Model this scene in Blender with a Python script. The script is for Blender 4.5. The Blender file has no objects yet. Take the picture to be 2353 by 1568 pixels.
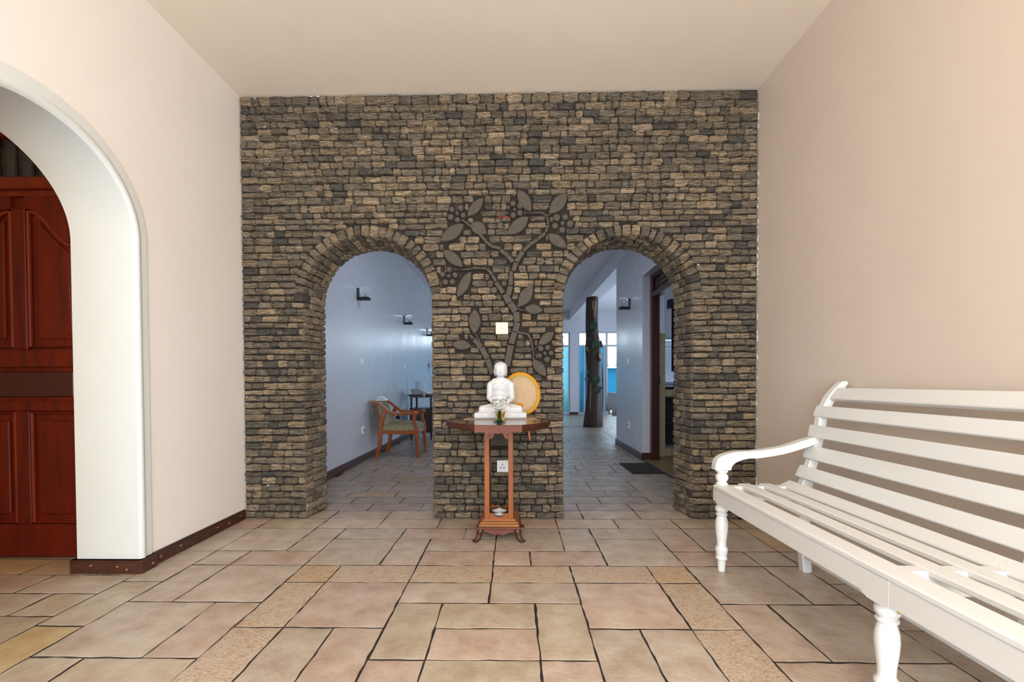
import bpy, math, random
from mathutils import Vector, Matrix
random.seed(7)
C = bpy.context.scene
COL = C.collection
PI = math.pi

# ------------------------------------------------------------------ camera, world, lights, exposure
cd = bpy.data.cameras.new('camera'); cam = bpy.data.objects.new('camera', cd); COL.objects.link(cam)
cd.sensor_width = 36; cd.sensor_fit = 'HORIZONTAL'; cd.lens = 15.7644
cd.shift_x = 0.005988; cd.shift_y = 0.047656; cd.clip_start = 0.02; cd.clip_end = 200
rr = [[0.9998349764574438, 0.01763620627509937, -0.004357072476429732],
      [-0.017710906527608553, 0.9996856485866613, -0.017746205223555758],
      [0.004042727088615872, 0.0178204443852669, 0.9998330301203289]]
r_, f_, u_ = rr
cam.matrix_world = Matrix(((r_[0], u_[0], -f_[0], 0), (r_[1], u_[1], -f_[1], 0), (r_[2], u_[2], -f_[2], 1), (0, 0, 0, 1)))
C.camera = cam
vs = C.view_settings
vs.view_transform = 'Standard'; vs.look = 'None'; vs.exposure = 0.9; vs.gamma = 1.0; vs.use_curve_mapping = False

w = bpy.data.worlds.new('world'); C.world = w; w.use_nodes = True
wn = w.node_tree; bg = wn.nodes['Background']
bg.inputs[0].default_value = (0.68, 0.84, 1.0, 1); bg.inputs[1].default_value = 2.9

def area(name, loc, target, sx, sy, power, col, portal=False, spread=180):
    l = bpy.data.lights.new(name, 'AREA'); l.shape = 'RECTANGLE'; l.size = sx; l.size_y = sy
    l.energy = power; l.color = col; l.spread = math.radians(spread)
    if portal: l.cycles.is_portal = True
    o = bpy.data.objects.new(name, l); COL.objects.link(o); o.location = loc
    o.rotation_euler = (Vector(target) - Vector(loc)).to_track_quat('-Z', 'Y').to_euler()
    return o
WARM = (1.0, 0.70, 0.42); DAY = (0.95, 0.98, 1.0); COOL = (0.62, 0.80, 1.0)
area('daylight_front_opening', (0.35, -1.62, 1.25), (-0.9, 3, 1.1), 2.4, 2.3, 62, DAY)
def bulb(name, loc, power, col, rad):
    l = bpy.data.lights.new(name, 'POINT'); l.energy = power; l.color = col; l.shadow_soft_size = rad
    o = bpy.data.objects.new(name, l); COL.objects.link(o); o.location = loc
bulb('warm_pendant_lamp', (0.30, -0.35, 2.42), 29, WARM, 0.16)
area('hall_fill_light', (-3.4, -0.4, 1.5), (-3.0, 2.4, 1.2), 1.6, 2.0, 11, WARM)  # warm fill added for the side hall; no opening is built there
area('dining_fill_light', (4.9, 10.2, 1.5), (0, 9.6, 2.3), 3.5, 1.6, 34, COOL)  # cool fill added at an unseen side opening to brighten the rear room
area('rear_fill_light', (-0.3, 4.9, 3.05), (-0.5, 4.9, 0), 1.6, 1.2, 13, (0.74, 0.85, 1.0))  # added overhead fill for the rear room, no ceiling fitting there
area('kitchen_side_light', (3.9, 5.0, 1.6), (2, 5.0, 1.2), 1.2, 1.0, 5, COOL)  # unseen cool light inside the kitchen, apart from its window
area('far_window_portal', (0.6, 13.75, 1.25), (0.6, 0, 1.25), 9.0, 2.5, 1, COOL, portal=True)

# ------------------------------------------------------------------ materials
def mat(name, base, rough=0.5, metal=0.0, var=None, scale=(6, 6, 6), amt=0.5, bump=0.0, bscale=(30, 30, 30),
        attr=False, detail=6.0, spec=0.5, trans=0.0, ior=1.45, alpha=1.0, emis=None, rvar=0.0, coat=0.0, alen=0.0):
    m = bpy.data.materials.new(name); m.use_nodes = True
    nt = m.node_tree; N = nt.nodes; L = nt.links; p = N['Principled BSDF']
    p.inputs['Roughness'].default_value = rough; p.inputs['Metallic'].default_value = metal
    p.inputs['Specular IOR Level'].default_value = spec
    p.inputs['Transmission Weight'].default_value = trans; p.inputs['IOR'].default_value = ior
    p.inputs['Coat Weight'].default_value = coat
    base = tuple(base) + (1,)
    p.inputs['Base Color'].default_value = base
    tc = N.new('ShaderNodeTexCoord')
    def noise(sc, det=detail):
        mp = N.new('ShaderNodeMapping'); mp.inputs['Scale'].default_value = sc
        L.new(tc.outputs['Object'], mp.inputs['Vector'])
        n = N.new('ShaderNodeTexNoise'); n.inputs['Scale'].default_value = 1; n.inputs['Detail'].default_value = det
        n.inputs['Roughness'].default_value = 0.6
        L.new(mp.outputs[0], n.inputs['Vector']); return n
    src = None
    if attr:
        a = N.new('ShaderNodeAttribute'); a.attribute_name = 'Col'; src = a.outputs['Color']
        L.new(src, p.inputs['Base Color'])
    if var is not None:
        n = noise(scale)
        rp = N.new('ShaderNodeMapRange'); rp.inputs[1].default_value = 0.35; rp.inputs[2].default_value = 0.68
        L.new(n.outputs['Fac'], rp.inputs[0])
        mx = N.new('ShaderNodeMix'); mx.data_type = 'RGBA'
        if attr: mx.blend_type = 'MULTIPLY'
        mu = N.new('ShaderNodeMath'); mu.operation = 'MULTIPLY'; mu.inputs[1].default_value = amt
        L.new(rp.outputs[0], mu.inputs[0]); L.new(mu.outputs[0], mx.inputs[0])
        if src: L.new(src, mx.inputs[6])
        else: mx.inputs[6].default_value = base
        mx.inputs[7].default_value = tuple(var) + (1,)
        L.new(mx.outputs[2], p.inputs['Base Color'])
        if rvar:
            ma = N.new('ShaderNodeMath'); ma.operation = 'MULTIPLY_ADD'; ma.inputs[1].default_value = rvar; ma.inputs[2].default_value = rough
            L.new(rp.outputs[0], ma.inputs[0]); L.new(ma.outputs[0], p.inputs['Roughness'])
    if bump:
        n2 = noise(bscale, 5); b = N.new('ShaderNodeBump'); b.inputs['Strength'].default_value = bump
        b.inputs['Distance'].default_value = 0.01
        L.new(n2.outputs['Fac'], b.inputs['Height']); L.new(b.outputs[0], p.inputs['Normal'])
    if emis:
        p.inputs['Emission Color'].default_value = tuple(emis[:3]) + (1,); p.inputs['Emission Strength'].default_value = emis[3]
    return m

def cracks(m):
    nt = m.node_tree; N = nt.nodes; L = nt.links; p = N['Principled BSDF']
    tc = N.new('ShaderNodeTexCoord'); mp = N.new('ShaderNodeMapping'); mp.inputs['Scale'].default_value = (7, 7, 80); L.new(tc.outputs['Object'], mp.inputs[0])
    n = N.new('ShaderNodeTexNoise'); n.inputs['Scale'].default_value = 1; n.inputs['Detail'].default_value = 3; L.new(mp.outputs[0], n.inputs['Vector'])
    s1 = N.new('ShaderNodeMath'); s1.operation = 'SUBTRACT'; s1.inputs[1].default_value = .5; L.new(n.outputs['Fac'], s1.inputs[0])
    ab = N.new('ShaderNodeMath'); ab.operation = 'ABSOLUTE'; L.new(s1.outputs[0], ab.inputs[0])
    mr = N.new('ShaderNodeMapRange'); mr.inputs[1].default_value = .006; mr.inputs[2].default_value = .035; mr.inputs[3].default_value = .8; mr.inputs[4].default_value = 0; L.new(ab.outputs[0], mr.inputs[0])
    mx = N.new('ShaderNodeMix'); mx.data_type = 'RGBA'; mx.blend_type = 'MULTIPLY'; old = p.inputs['Base Color'].links[0].from_socket
    L.new(mr.outputs[0], mx.inputs[0]); L.new(old, mx.inputs[6]); mx.inputs[7].default_value = (.22, .20, .19, 1)
    n2 = N.new('ShaderNodeTexNoise'); n2.inputs['Scale'].default_value = 260; n2.inputs['Detail'].default_value = 2; L.new(tc.outputs['Object'], n2.inputs['Vector'])
    m2 = N.new('ShaderNodeMapRange'); m2.inputs[1].default_value = .4; m2.inputs[2].default_value = .62; m2.inputs[3].default_value = .62; m2.inputs[4].default_value = 1.35; L.new(n2.outputs['Fac'], m2.inputs[0])
    vm = N.new('ShaderNodeVectorMath'); vm.operation = 'SCALE'; L.new(mx.outputs[2], vm.inputs[0]); L.new(m2.outputs[0], vm.inputs['Scale'])
    L.new(vm.outputs[0], p.inputs['Base Color'])
def veins(m):
    nt = m.node_tree; N = nt.nodes; L = nt.links
    tc = N.new('ShaderNodeTexCoord'); n = N.new('ShaderNodeTexNoise'); n.inputs['Scale'].default_value = 24; n.inputs['Detail'].default_value = 2.5; n.inputs['Distortion'].default_value = 1.6
    L.new(tc.outputs['Object'], n.inputs['Vector'])
    s1 = N.new('ShaderNodeMath'); s1.operation = 'SUBTRACT'; s1.inputs[1].default_value = .5; L.new(n.outputs['Fac'], s1.inputs[0])
    ab = N.new('ShaderNodeMath'); ab.operation = 'ABSOLUTE'; L.new(s1.outputs[0], ab.inputs[0])
    mr = N.new('ShaderNodeMapRange'); mr.inputs[1].default_value = .0; mr.inputs[2].default_value = .055; mr.inputs[3].default_value = 1; mr.inputs[4].default_value = 0; L.new(ab.outputs[0], mr.inputs[0])
    mx = N.new('ShaderNodeMix'); mx.data_type = 'RGBA'; mx.blend_type = 'MULTIPLY'; a = [x for x in N if x.bl_idname == 'ShaderNodeAttribute'][0]
    L.new(mr.outputs[0], mx.inputs[0]); L.new(a.outputs['Color'], mx.inputs[6]); mx.inputs[7].default_value = (.80, .58, .40, 1)
    L.new(mx.outputs[2], N['Principled BSDF'].inputs['Base Color'])
M = {}
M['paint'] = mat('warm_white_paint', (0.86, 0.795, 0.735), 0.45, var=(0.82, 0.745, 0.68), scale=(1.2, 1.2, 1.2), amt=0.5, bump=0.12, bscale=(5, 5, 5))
M['paint_right'] = mat('right_wall_paint', (0.66, 0.56, 0.47), 0.45, var=(0.62, 0.525, 0.435), scale=(1.2, 1.2, 1.2), amt=0.5, bump=0.12, bscale=(5, 5, 5))  # wall paint in a darker, warmer tone for the right wall
M['ceil'] = mat('ceiling_paint', (0.87, 0.76, 0.63), 0.6, var=(0.83, 0.71, 0.58), scale=(1, 1, 1), amt=0.5, bump=0.15, bscale=(4, 4, 4))
M['trimpaint'] = mat('arch_paint', (0.68, 0.70, 0.67), 0.35, var=(0.64, 0.64, 0.58), scale=(3, 3, 5), amt=0.3, bump=0.08, bscale=(7, 7, 7))
M['rearpaint'] = mat('rear_glossy_paint', (0.56, 0.56, 0.61), 0.27, var=(0.50, 0.50, 0.55), scale=(2, 2, 1), amt=0.5, bump=0.2, bscale=(3, 9, 1.5), rvar=0.08, spec=0.7)
M['rearceil'] = mat('rear_ceiling_paint', (0.78, 0.77, 0.83), 0.55, var=(0.73, 0.73, 0.78), scale=(1, 1, 1), amt=0.4)
M['stone'] = mat('split_stone', (0.15, 0.12, 0.08), 0.8, var=(0.15, 0.15, 0.155), scale=(22, 22, 230), amt=1.0, bump=1.0, bscale=(40, 40, 260), detail=12, attr=True)
cracks(M['stone'])
M['leafstone'] = mat('dark_slate', (0.088, 0.072, 0.053), 0.8, var=(0.05, 0.045, 0.037), scale=(60, 60, 60), amt=0.7, bump=0.5, bscale=(120, 120, 120))
M['mortar'] = mat('dark_mortar', (0.026, 0.018, 0.012), 0.9, var=(0.014, 0.010, 0.007), scale=(20, 20, 20), amt=0.6, bump=0.5, bscale=(60, 60, 60))
M['grout'] = mat('black_grout', (0.022, 0.017, 0.014), 0.6, bump=0.3)
M['tile'] = mat('stoneware_tile', (0.5, 0.4, 0.3), 0.30, var=(0.72, 0.63, 0.57), scale=(8, 8, 8), amt=0.95, bump=0.35, bscale=(22, 22, 22), attr=True, detail=9, rvar=0.12)
M['dado'] = mat('relief_border_tile', (0.46, 0.31, 0.17), 0.33, bump=0.5, bscale=(90, 90, 90), attr=True)
veins(M['dado'])
M['basewood'] = mat('dark_skirting_wood', (0.042, 0.014, 0.009), 0.35, var=(0.085, 0.028, 0.015), scale=(14, 3, 30), amt=0.6, bump=0.15, coat=0.1)
M['board'] = mat('pale_board', (0.30, 0.21, 0.145), 0.45, var=(0.23, 0.155, 0.10), scale=(3, 30, 30), amt=0.6)
M['knot'] = mat('wood_knot', (0.33, 0.14, 0.06), 0.4)
M['door'] = mat('mahogany_door', (0.135, 0.012, 0.003), 0.4, var=(0.05, 0.006, 0.003), scale=(16, 16, 1.6), amt=0.85, bump=0.1, spec=0.22, rvar=0.1)
M['dooredge'] = mat('mahogany_moulding', (0.20, 0.024, 0.005), 0.35, var=(0.10, 0.012, 0.004), scale=(16, 16, 2), amt=0.7, spec=0.4)
M['darkglass'] = mat('dark_transom_glass', (0.05, 0.055, 0.055), 0.25)
M['frame'] = mat('dark_frame_wood', (0.055, 0.010, 0.007), 0.35, var=(0.03, 0.007, 0.005), scale=(20, 20, 2), amt=0.7)
M['white'] = mat('white_bench_paint', (0.70, 0.70, 0.675), 0.4, var=(0.66, 0.63, 0.58), scale=(10, 1.5, 10), amt=0.4, bump=0.08, bscale=(40, 6, 40))
M['plaster'] = mat('white_plaster', (0.60, 0.595, 0.59), 0.6, var=(0.53, 0.52, 0.51), scale=(30, 30, 30), amt=0.4)
M['tabledark'] = mat('varnished_table_wood', (0.075, 0.030, 0.016), 0.22, var=(0.14, 0.06, 0.03), scale=(4, 28, 28), amt=0.8, bump=0.08, coat=0.5)
M['livedge'] = mat('bark_edge_wood', (0.052, 0.011, 0.004), 0.35, var=(0.09, 0.026, 0.010), scale=(14, 14, 60), amt=0.5, bump=0.8, bscale=(25, 25, 25))
M['pinkwood'] = mat('pinkish_wood', (0.165, 0.056, 0.036), 0.55, spec=0.25, var=(0.10, 0.032, 0.020), scale=(4, 30, 30), amt=0.7)
M['orangewood'] = mat('orange_brown_wood', (0.29, 0.088, 0.022), 0.45, spec=0.3, var=(0.17, 0.046, 0.013), scale=(26, 26, 3), amt=0.75, bump=0.06)
M['stepwood'] = mat('honey_wood', (0.34, 0.13, 0.036), 0.4, var=(0.16, 0.065, 0.028), scale=(3, 30, 40), amt=0.7)
M['chairwood'] = mat('chair_wood', (0.30, 0.068, 0.010), 0.22, var=(0.18, 0.036, 0.006), scale=(8, 8, 8), amt=0.7, coat=0.4)
M['fabric'] = mat('olive_brocade', (0.17, 0.14, 0.085), 0.85, var=(0.34, 0.27, 0.15), scale=(38, 38, 38), amt=0.8, bump=0.3)
M['black'] = mat('black_metal', (0.012, 0.012, 0.014), 0.4)
M['dark'] = mat('dark_cabinet_wood', (0.028, 0.012, 0.012), 0.3, var=(0.05, 0.02, 0.018), scale=(20, 20, 2), amt=0.6)
M['cream'] = mat('cream_plastic', (0.62, 0.57, 0.42), 0.35)
M['ivory'] = mat('white_plastic', (0.8, 0.8, 0.78), 0.35)
M['socketblack'] = mat('socket_holes', (0.01, 0.01, 0.01), 0.6)
M['silver'] = mat('tarnished_silver', (0.55, 0.48, 0.38), 0.35, metal=1, var=(0.2, 0.17, 0.14), scale=(90, 90, 90), amt=0.7)
M['chrome'] = mat('bright_metal', (0.8, 0.8, 0.8), 0.2, metal=1)
M['gold'] = mat('gold_leaf', (0.85, 0.52, 0.14), 0.32, metal=0.8, bump=0.4, bscale=(150, 150, 150))
M['goldtrim'] = mat('golden_ribbon', (0.72, 0.30, 0.010), 0.6, var=(0.55, 0.21, 0.0), scale=(200, 200, 200), amt=0.8, bump=0.7, bscale=(250, 250, 250))
M['goldlace'] = mat('golden_lace', (0.62, 0.34, 0.02), 0.5, var=(0.85, 0.6, 0.1), scale=(180, 180, 180), amt=0.8, bump=0.8, bscale=(250, 250, 250))
M['pleat'] = mat('cream_pleats', (0.60, 0.44, 0.27), 0.7, var=(0.50, 0.34, 0.19), scale=(40, 40, 40), amt=0.4)
M['amber'] = mat('amber_turned_wood', (0.42, 0.13, 0.02), 0.22, coat=0.5)
M['glass'] = mat('clear_glass', (1, 1, 1), 0.01, trans=1.0, ior=1.14)
M['bulbglass'] = mat('lamp_globe_glass', (0.97, 0.98, 1), 0.0, trans=1.0, ior=1.06)
M['greenglass'] = mat('dark_green_glass', (0.003, 0.05, 0.016), 0.06, trans=0.5, ior=1.5)
M['petal'] = mat('white_petals', (0.82, 0.82, 0.74), 0.6)
M['petalgreen'] = mat('yellow_green_petals', (0.62, 0.62, 0.30), 0.6)
M['trunk'] = mat('painted_trunk_bark', (0.055, 0.028, 0.017), 0.6, var=(0.03, 0.016, 0.011), scale=(14, 14, 5), amt=0.7, bump=1.0, bscale=(18, 18, 7))
M['woodcut'] = mat('pale_sawn_wood', (0.30, 0.20, 0.12), 0.7, var=(0.22, 0.14, 0.09), scale=(20, 20, 4), amt=0.6)
M['green'] = mat('painted_green_leaf', (0.010, 0.06, 0.022), 0.45)
M['mat'] = mat('dark_doormat', (0.022, 0.014, 0.012), 0.95, bump=0.6, bscale=(150, 150, 150))
M['cloth'] = mat('white_tablecloth', (0.62, 0.63, 0.68), 0.8)
M['alu'] = mat('white_aluminium', (0.45, 0.48, 0.50), 0.35)
M['frost'] = mat('blue_frosted_glass', (0.06, 0.26, 0.42), 0.45, trans=0.6, ior=1.1, var=(0.01, 0.07, 0.13), scale=(1.5, 1, 0.6), amt=0.7)
M['frost2'] = mat('pale_teal_frosted_glass', (0.17, 0.42, 0.47), 0.4, trans=0.6, ior=1.1, var=(0.05, 0.22, 0.30), scale=(1.5, 1, 0.6), amt=0.7)
M['pane'] = mat('window_pane_glass', (1, 1, 1), 0.0, trans=1.0, ior=1.02)
M['bluewall'] = mat('bright_blue_wall', (0.0, 0.15, 0.27), 0.6)
M['pinkwall'] = mat('pink_outbuilding', (0.26, 0.19, 0.17), 0.7)
M['roofmetal'] = mat('corrugated_roof', (0.28, 0.36, 0.42), 0.5)
M['ground'] = mat('yard_ground', (0.25, 0.24, 0.2), 0.9)
M['kfloor'] = mat('kitchen_floor', (0.20, 0.12, 0.06), 0.35)
M['ktile'] = mat('cream_kitchen_tiles', (0.60, 0.51, 0.33), 0.3)
M['ktile'].node_tree  # brick pattern below
def tile_pattern(m, c1, c2, s):
    nt = m.node_tree; b = nt.nodes.new('ShaderNodeTexBrick'); t = nt.nodes.new('ShaderNodeTexCoord'); mp = nt.nodes.new('ShaderNodeMapping')
    mp.inputs['Rotation'].default_value = (PI / 2, 0, 0); mp.inputs['Scale'].default_value = (s, s, s)
    nt.links.new(t.outputs['Object'], mp.inputs[0]); nt.links.new(mp.outputs[0], b.inputs[0])
    b.offset = 0; b.inputs['Color1'].default_value = c1 + (1,); b.inputs['Color2'].default_value = c1 + (1,); b.inputs['Mortar'].default_value = c2 + (1,)
    b.inputs['Scale'].default_value = 1; b.inputs['Brick Width'].default_value = 1; b.inputs['Row Height'].default_value = 1; b.inputs['Mortar Size'].default_value = 0.04
    nt.links.new(b.outputs[0], nt.nodes['Principled BSDF'].inputs['Base Color'])
tile_pattern(M['ktile'], (0.40, 0.31, 0.18), (0.22, 0.17, 0.10), 10)
M['red'] = mat('red_wire', (0.5, 0.02, 0.02), 0.4)
M['grey'] = mat('grey_plastic', (0.30, 0.31, 0.30), 0.45)
M['curtain'] = mat('black_curtain', (0.006, 0.006, 0.008), 0.9)
M['rust'] = mat('rust_stain', (0.5, 0.32, 0.12), 0.6)

# ------------------------------------------------------------------ mesh builder
class MB:
    def __init__(s): s.v = []; s.f = []; s.c = []; s.col = (0.5, 0.5, 0.5)
    def add(s, vs, fs, col=None):
        n = len(s.v); s.v += [tuple(v) for v in vs]; s.f += [tuple(i + n for i in f) for f in fs]
        s.c += [col or s.col] * len(fs); return s
    def box(s, x0, x1, y0, y1, z0, z1, b=0.0, col=None):
        if x0 > x1: x0, x1 = x1, x0
        if y0 > y1: y0, y1 = y1, y0
        if z0 > z1: z0, z1 = z1, z0
        b = min(b, (x1 - x0) * .45, (y1 - y0) * .45, (z1 - z0) * .45)
        if b <= 0:
            vs = [(x, y, z) for z in (z0, z1) for y in (y0, y1) for x in (x0, x1)]
            return s.add(vs, [(0, 2, 3, 1), (4, 5, 7, 6), (0, 1, 5, 4), (2, 6, 7, 3), (0, 4, 6, 2), (1, 3, 7, 5)], col)
        vs = []; ix = {}
        for i, x in enumerate((x0, x1)):
            for j, y in enumerate((y0, y1)):
                for k, z in enumerate((z0, z1)):
                    sx, sy, sz = (b, -b)[i], (b, -b)[j], (b, -b)[k]
                    ix[i, j, k, 0] = len(vs); vs.append((x, y + sy, z + sz))
                    ix[i, j, k, 1] = len(vs); vs.append((x + sx, y, z + sz))
                    ix[i, j, k, 2] = len(vs); vs.append((x + sx, y + sy, z))
        F = []
        for i in (0, 1):
            q = [ix[i, 0, 0, 0], ix[i, 1, 0, 0], ix[i, 1, 1, 0], ix[i, 0, 1, 0]]; F.append(q if i else q[::-1])
            q = [ix[0, i, 0, 1], ix[1, i, 0, 1], ix[1, i, 1, 1], ix[0, i, 1, 1]]; F.append(q[::-1] if i else q)
            q = [ix[0, 0, i, 2], ix[1, 0, i, 2], ix[1, 1, i, 2], ix[0, 1, i, 2]]; F.append(q if i else q[::-1])
        for a in (0, 1):
            for c in (0, 1):
                F.append([ix[a, c, 0, 0], ix[a, c, 1, 0], ix[a, c, 1, 1], ix[a, c, 0, 1]])
                F.append([ix[a, 0, c, 0], ix[a, 1, c, 0], ix[a, 1, c, 2], ix[a, 0, c, 2]])
                F.append([ix[0, a, c, 1], ix[1, a, c, 1], ix[1, a, c, 2], ix[0, a, c, 2]])
                for e in (0, 1): F.append([ix[a, c, e, 0], ix[a, c, e, 1], ix[a, c, e, 2]])
        return s.add(vs, F, col)
    def prism(s, pts, fn, d0, d1, col=None):
        """pts: 2-D outline; fn(u, v, d) -> 3-D point"""
        n = len(pts); vs = [fn(u, v, d0) for u, v in pts] + [fn(u, v, d1) for u, v in pts]
        fs = [tuple(range(n)), tuple(range(2 * n - 1, n - 1, -1))] + [(i, i + n, (i + 1) % n + n, (i + 1) % n) for i in range(n)]
        return s.add(vs, fs, col)
    def lathe(s, prof, cx=0, cy=0, n=24, cap=True, axis=None):
        vs = []; fs = []
        for r, z in prof:
            for k in range(n):
                a = 2 * PI * k / n; p = (r * math.cos(a), r * math.sin(a), z)
                if axis: p = axis(*p)
                vs.append((p[0] + cx, p[1] + cy, p[2]))
        for i in range(len(prof) - 1):
            for k in range(n):
                k2 = (k + 1) % n; fs.append((i * n + k, i * n + k2, (i + 1) * n + k2, (i + 1) * n + k))
        if cap: fs.append(tuple(range(n))[::-1]); fs.append(tuple(range((len(prof) - 1) * n, len(prof) * n)))
        return s.add(vs, fs)
    def tube(s, pts, r, n=8, close=False):
        pts = [Vector(p) for p in pts]; m = len(pts); rs = r if isinstance(r, (list, tuple)) else [r] * m
        vs = []; fs = []; up = Vector((0, 0, 1)); prev = None
        for i, p in enumerate(pts):
            t = (pts[(i + 1) % m] - pts[i - 1]) if close else (pts[min(i + 1, m - 1)] - pts[max(i - 1, 0)])
            t.normalize()
            if prev is None: a = t.cross(up if abs(t.z) < .9 else Vector((1, 0, 0)))
            else: a = prev - t * prev.dot(t)
            a.normalize(); prev = a; b = t.cross(a)
            for k in range(n):
                g = 2 * PI * k / n; vs.append(p + (a * math.cos(g) + b * math.sin(g)) * rs[i])
        for i in range(m if close else m - 1):
            j = (i + 1) % m
            for k in range(n): k2 = (k + 1) % n; fs.append((i * n + k, i * n + k2, j * n + k2, j * n + k))
        if not close: fs.append(tuple(range(n))[::-1]); fs.append(tuple(range((m - 1) * n, m * n)))
        return s.add(vs, fs)
    def ell(s, c, r, n=16, m=10, rot=None):
        vs = []; fs = []
        for i in range(m + 1):
            th = PI * i / m
            for k in range(n):
                a = 2 * PI * k / n; p = Vector((r[0] * math.sin(th) * math.cos(a), r[1] * math.sin(th) * math.sin(a), r[2] * math.cos(th)))
                if rot: p = rot @ p
                vs.append(p + Vector(c))
        for i in range(m):
            for k in range(n): k2 = (k + 1) % n; fs.append((i * n + k, (i + 1) * n + k, (i + 1) * n + k2, i * n + k2))
        return s.add(vs, fs)
def ob(name, mb, m, parent=None, smooth=False, fix=True, **kw):
    me = bpy.data.meshes.new(name); me.from_pydata(mb.v, [], mb.f); me.validate()
    if len(me.polygons) == len(mb.c):
        ca = me.color_attributes.new('Col', 'FLOAT_COLOR', 'CORNER')
        buf = []
        for p in me.polygons: buf += (list(mb.c[p.index])[:3] + [1.0]) * p.loop_total
        ca.data.foreach_set('color', buf)
    if fix:
        import bmesh
        b = bmesh.new(); b.from_mesh(me); bmesh.ops.remove_doubles(b, verts=b.verts, dist=1e-6); bmesh.ops.recalc_face_normals(b, faces=b.faces); b.to_mesh(me); b.free()
    o = bpy.data.objects.new(name, me); COL.objects.link(o)
    for mm in (m if isinstance(m, list) else [m]): me.materials.append(M[mm] if isinstance(mm, str) else mm)
    if smooth:
        if smooth is True: me.polygons.foreach_set('use_smooth', [True] * len(me.polygons))
        else:
            me.polygons.foreach_set('use_smooth', [True] * len(me.polygons))
            try: me.set_sharp_from_angle(angle=math.radians(smooth))
            except Exception: pass
    if parent: o.parent = parent
    for k, v in kw.items(): o[k] = v
    return o
def thing(name, label, cat, group=None, loc=(0, 0, 0)):
    o = bpy.data.objects.new(name, None); COL.objects.link(o); o.location = loc; o.empty_display_size = 0.05
    tag(o, label, cat, group); return o
def tag(o, label, cat, group=None):
    o['label'] = label; o['category'] = cat
    if group: o['group'] = group
    return o
def struct(name, mb, m, smooth=False, **kw): return ob(name, mb, m, smooth=smooth, kind='structure', **kw)
XZ = lambda u, v, d: (u, d, v)      # outline in x/z, depth along y
YZ = lambda u, v, d: (d, u, v)      # outline in y/z, depth along x
XY = lambda u, v, d: (u, v, d)
def catmull(P, n=6):
    out = []; P = [P[0]] + list(P) + [P[-1]]
    for i in range(1, len(P) - 2):
        for k in range(n):
            t = k / n
            out.append(tuple(0.5 * ((2 * b) + (-a + c) * t + (2 * a - 5 * b + 4 * c - d) * t * t + (-a + 3 * b - 3 * c + d) * t ** 3)
                             for a, b, c, d in zip(P[i - 1], P[i], P[i + 1], P[i + 2])))
    out.append(tuple(P[-2])); return out
def ribbon(mb, P, ws, fn, d0, d1, n=5, bev=0.0):
    """a curved bar: centre line P with widths ws in the profile plane, thickness d0..d1"""
    Q = catmull([tuple(p) + (w_,) for p, w_ in zip(P, ws)], n)
    L_, R_ = [], []
    for i, (x, z, w_) in enumerate(Q):
        a = Q[max(i - 1, 0)]; b = Q[min(i + 1, len(Q) - 1)]; dx, dz = b[0] - a[0], b[1] - a[1]; l = math.hypot(dx, dz) or 1
        nx, nz = -dz / l, dx / l; L_.append((x + nx * w_ / 2, z + nz * w_ / 2)); R_.append((x - nx * w_ / 2, z - nz * w_ / 2))
    m = len(Q); vs = []; fs = []
    b = min(bev, abs(d1 - d0) * .4); sg = 1 if d1 > d0 else -1
    for i in range(m):
        l, r = L_[i], R_[i]; mx, mz = (l[0] + r[0]) / 2, (l[1] + r[1]) / 2
        def ins(p):
            d = math.hypot(p[0] - mx, p[1] - mz) or 1; k = max(0, 1 - b / d); return mx + (p[0] - mx) * k, mz + (p[1] - mz) * k
        li, ri = ins(l), ins(r)
        vs += [fn(*li, d0), fn(*l, d0 + sg * b), fn(*l, d1 - sg * b), fn(*li, d1), fn(*ri, d1), fn(*r, d1 - sg * b), fn(*r, d0 + sg * b), fn(*ri, d0)]
    for i in range(m - 1):
        for k in range(8): k2 = (k + 1) % 8; fs.append((i * 8 + k, i * 8 + k2, (i + 1) * 8 + k2, (i + 1) * 8 + k))
    fs.append(tuple(range(8))); fs.append(tuple(range((m - 1) * 8, m * 8)))
    return mb.add(vs, fs)

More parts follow.
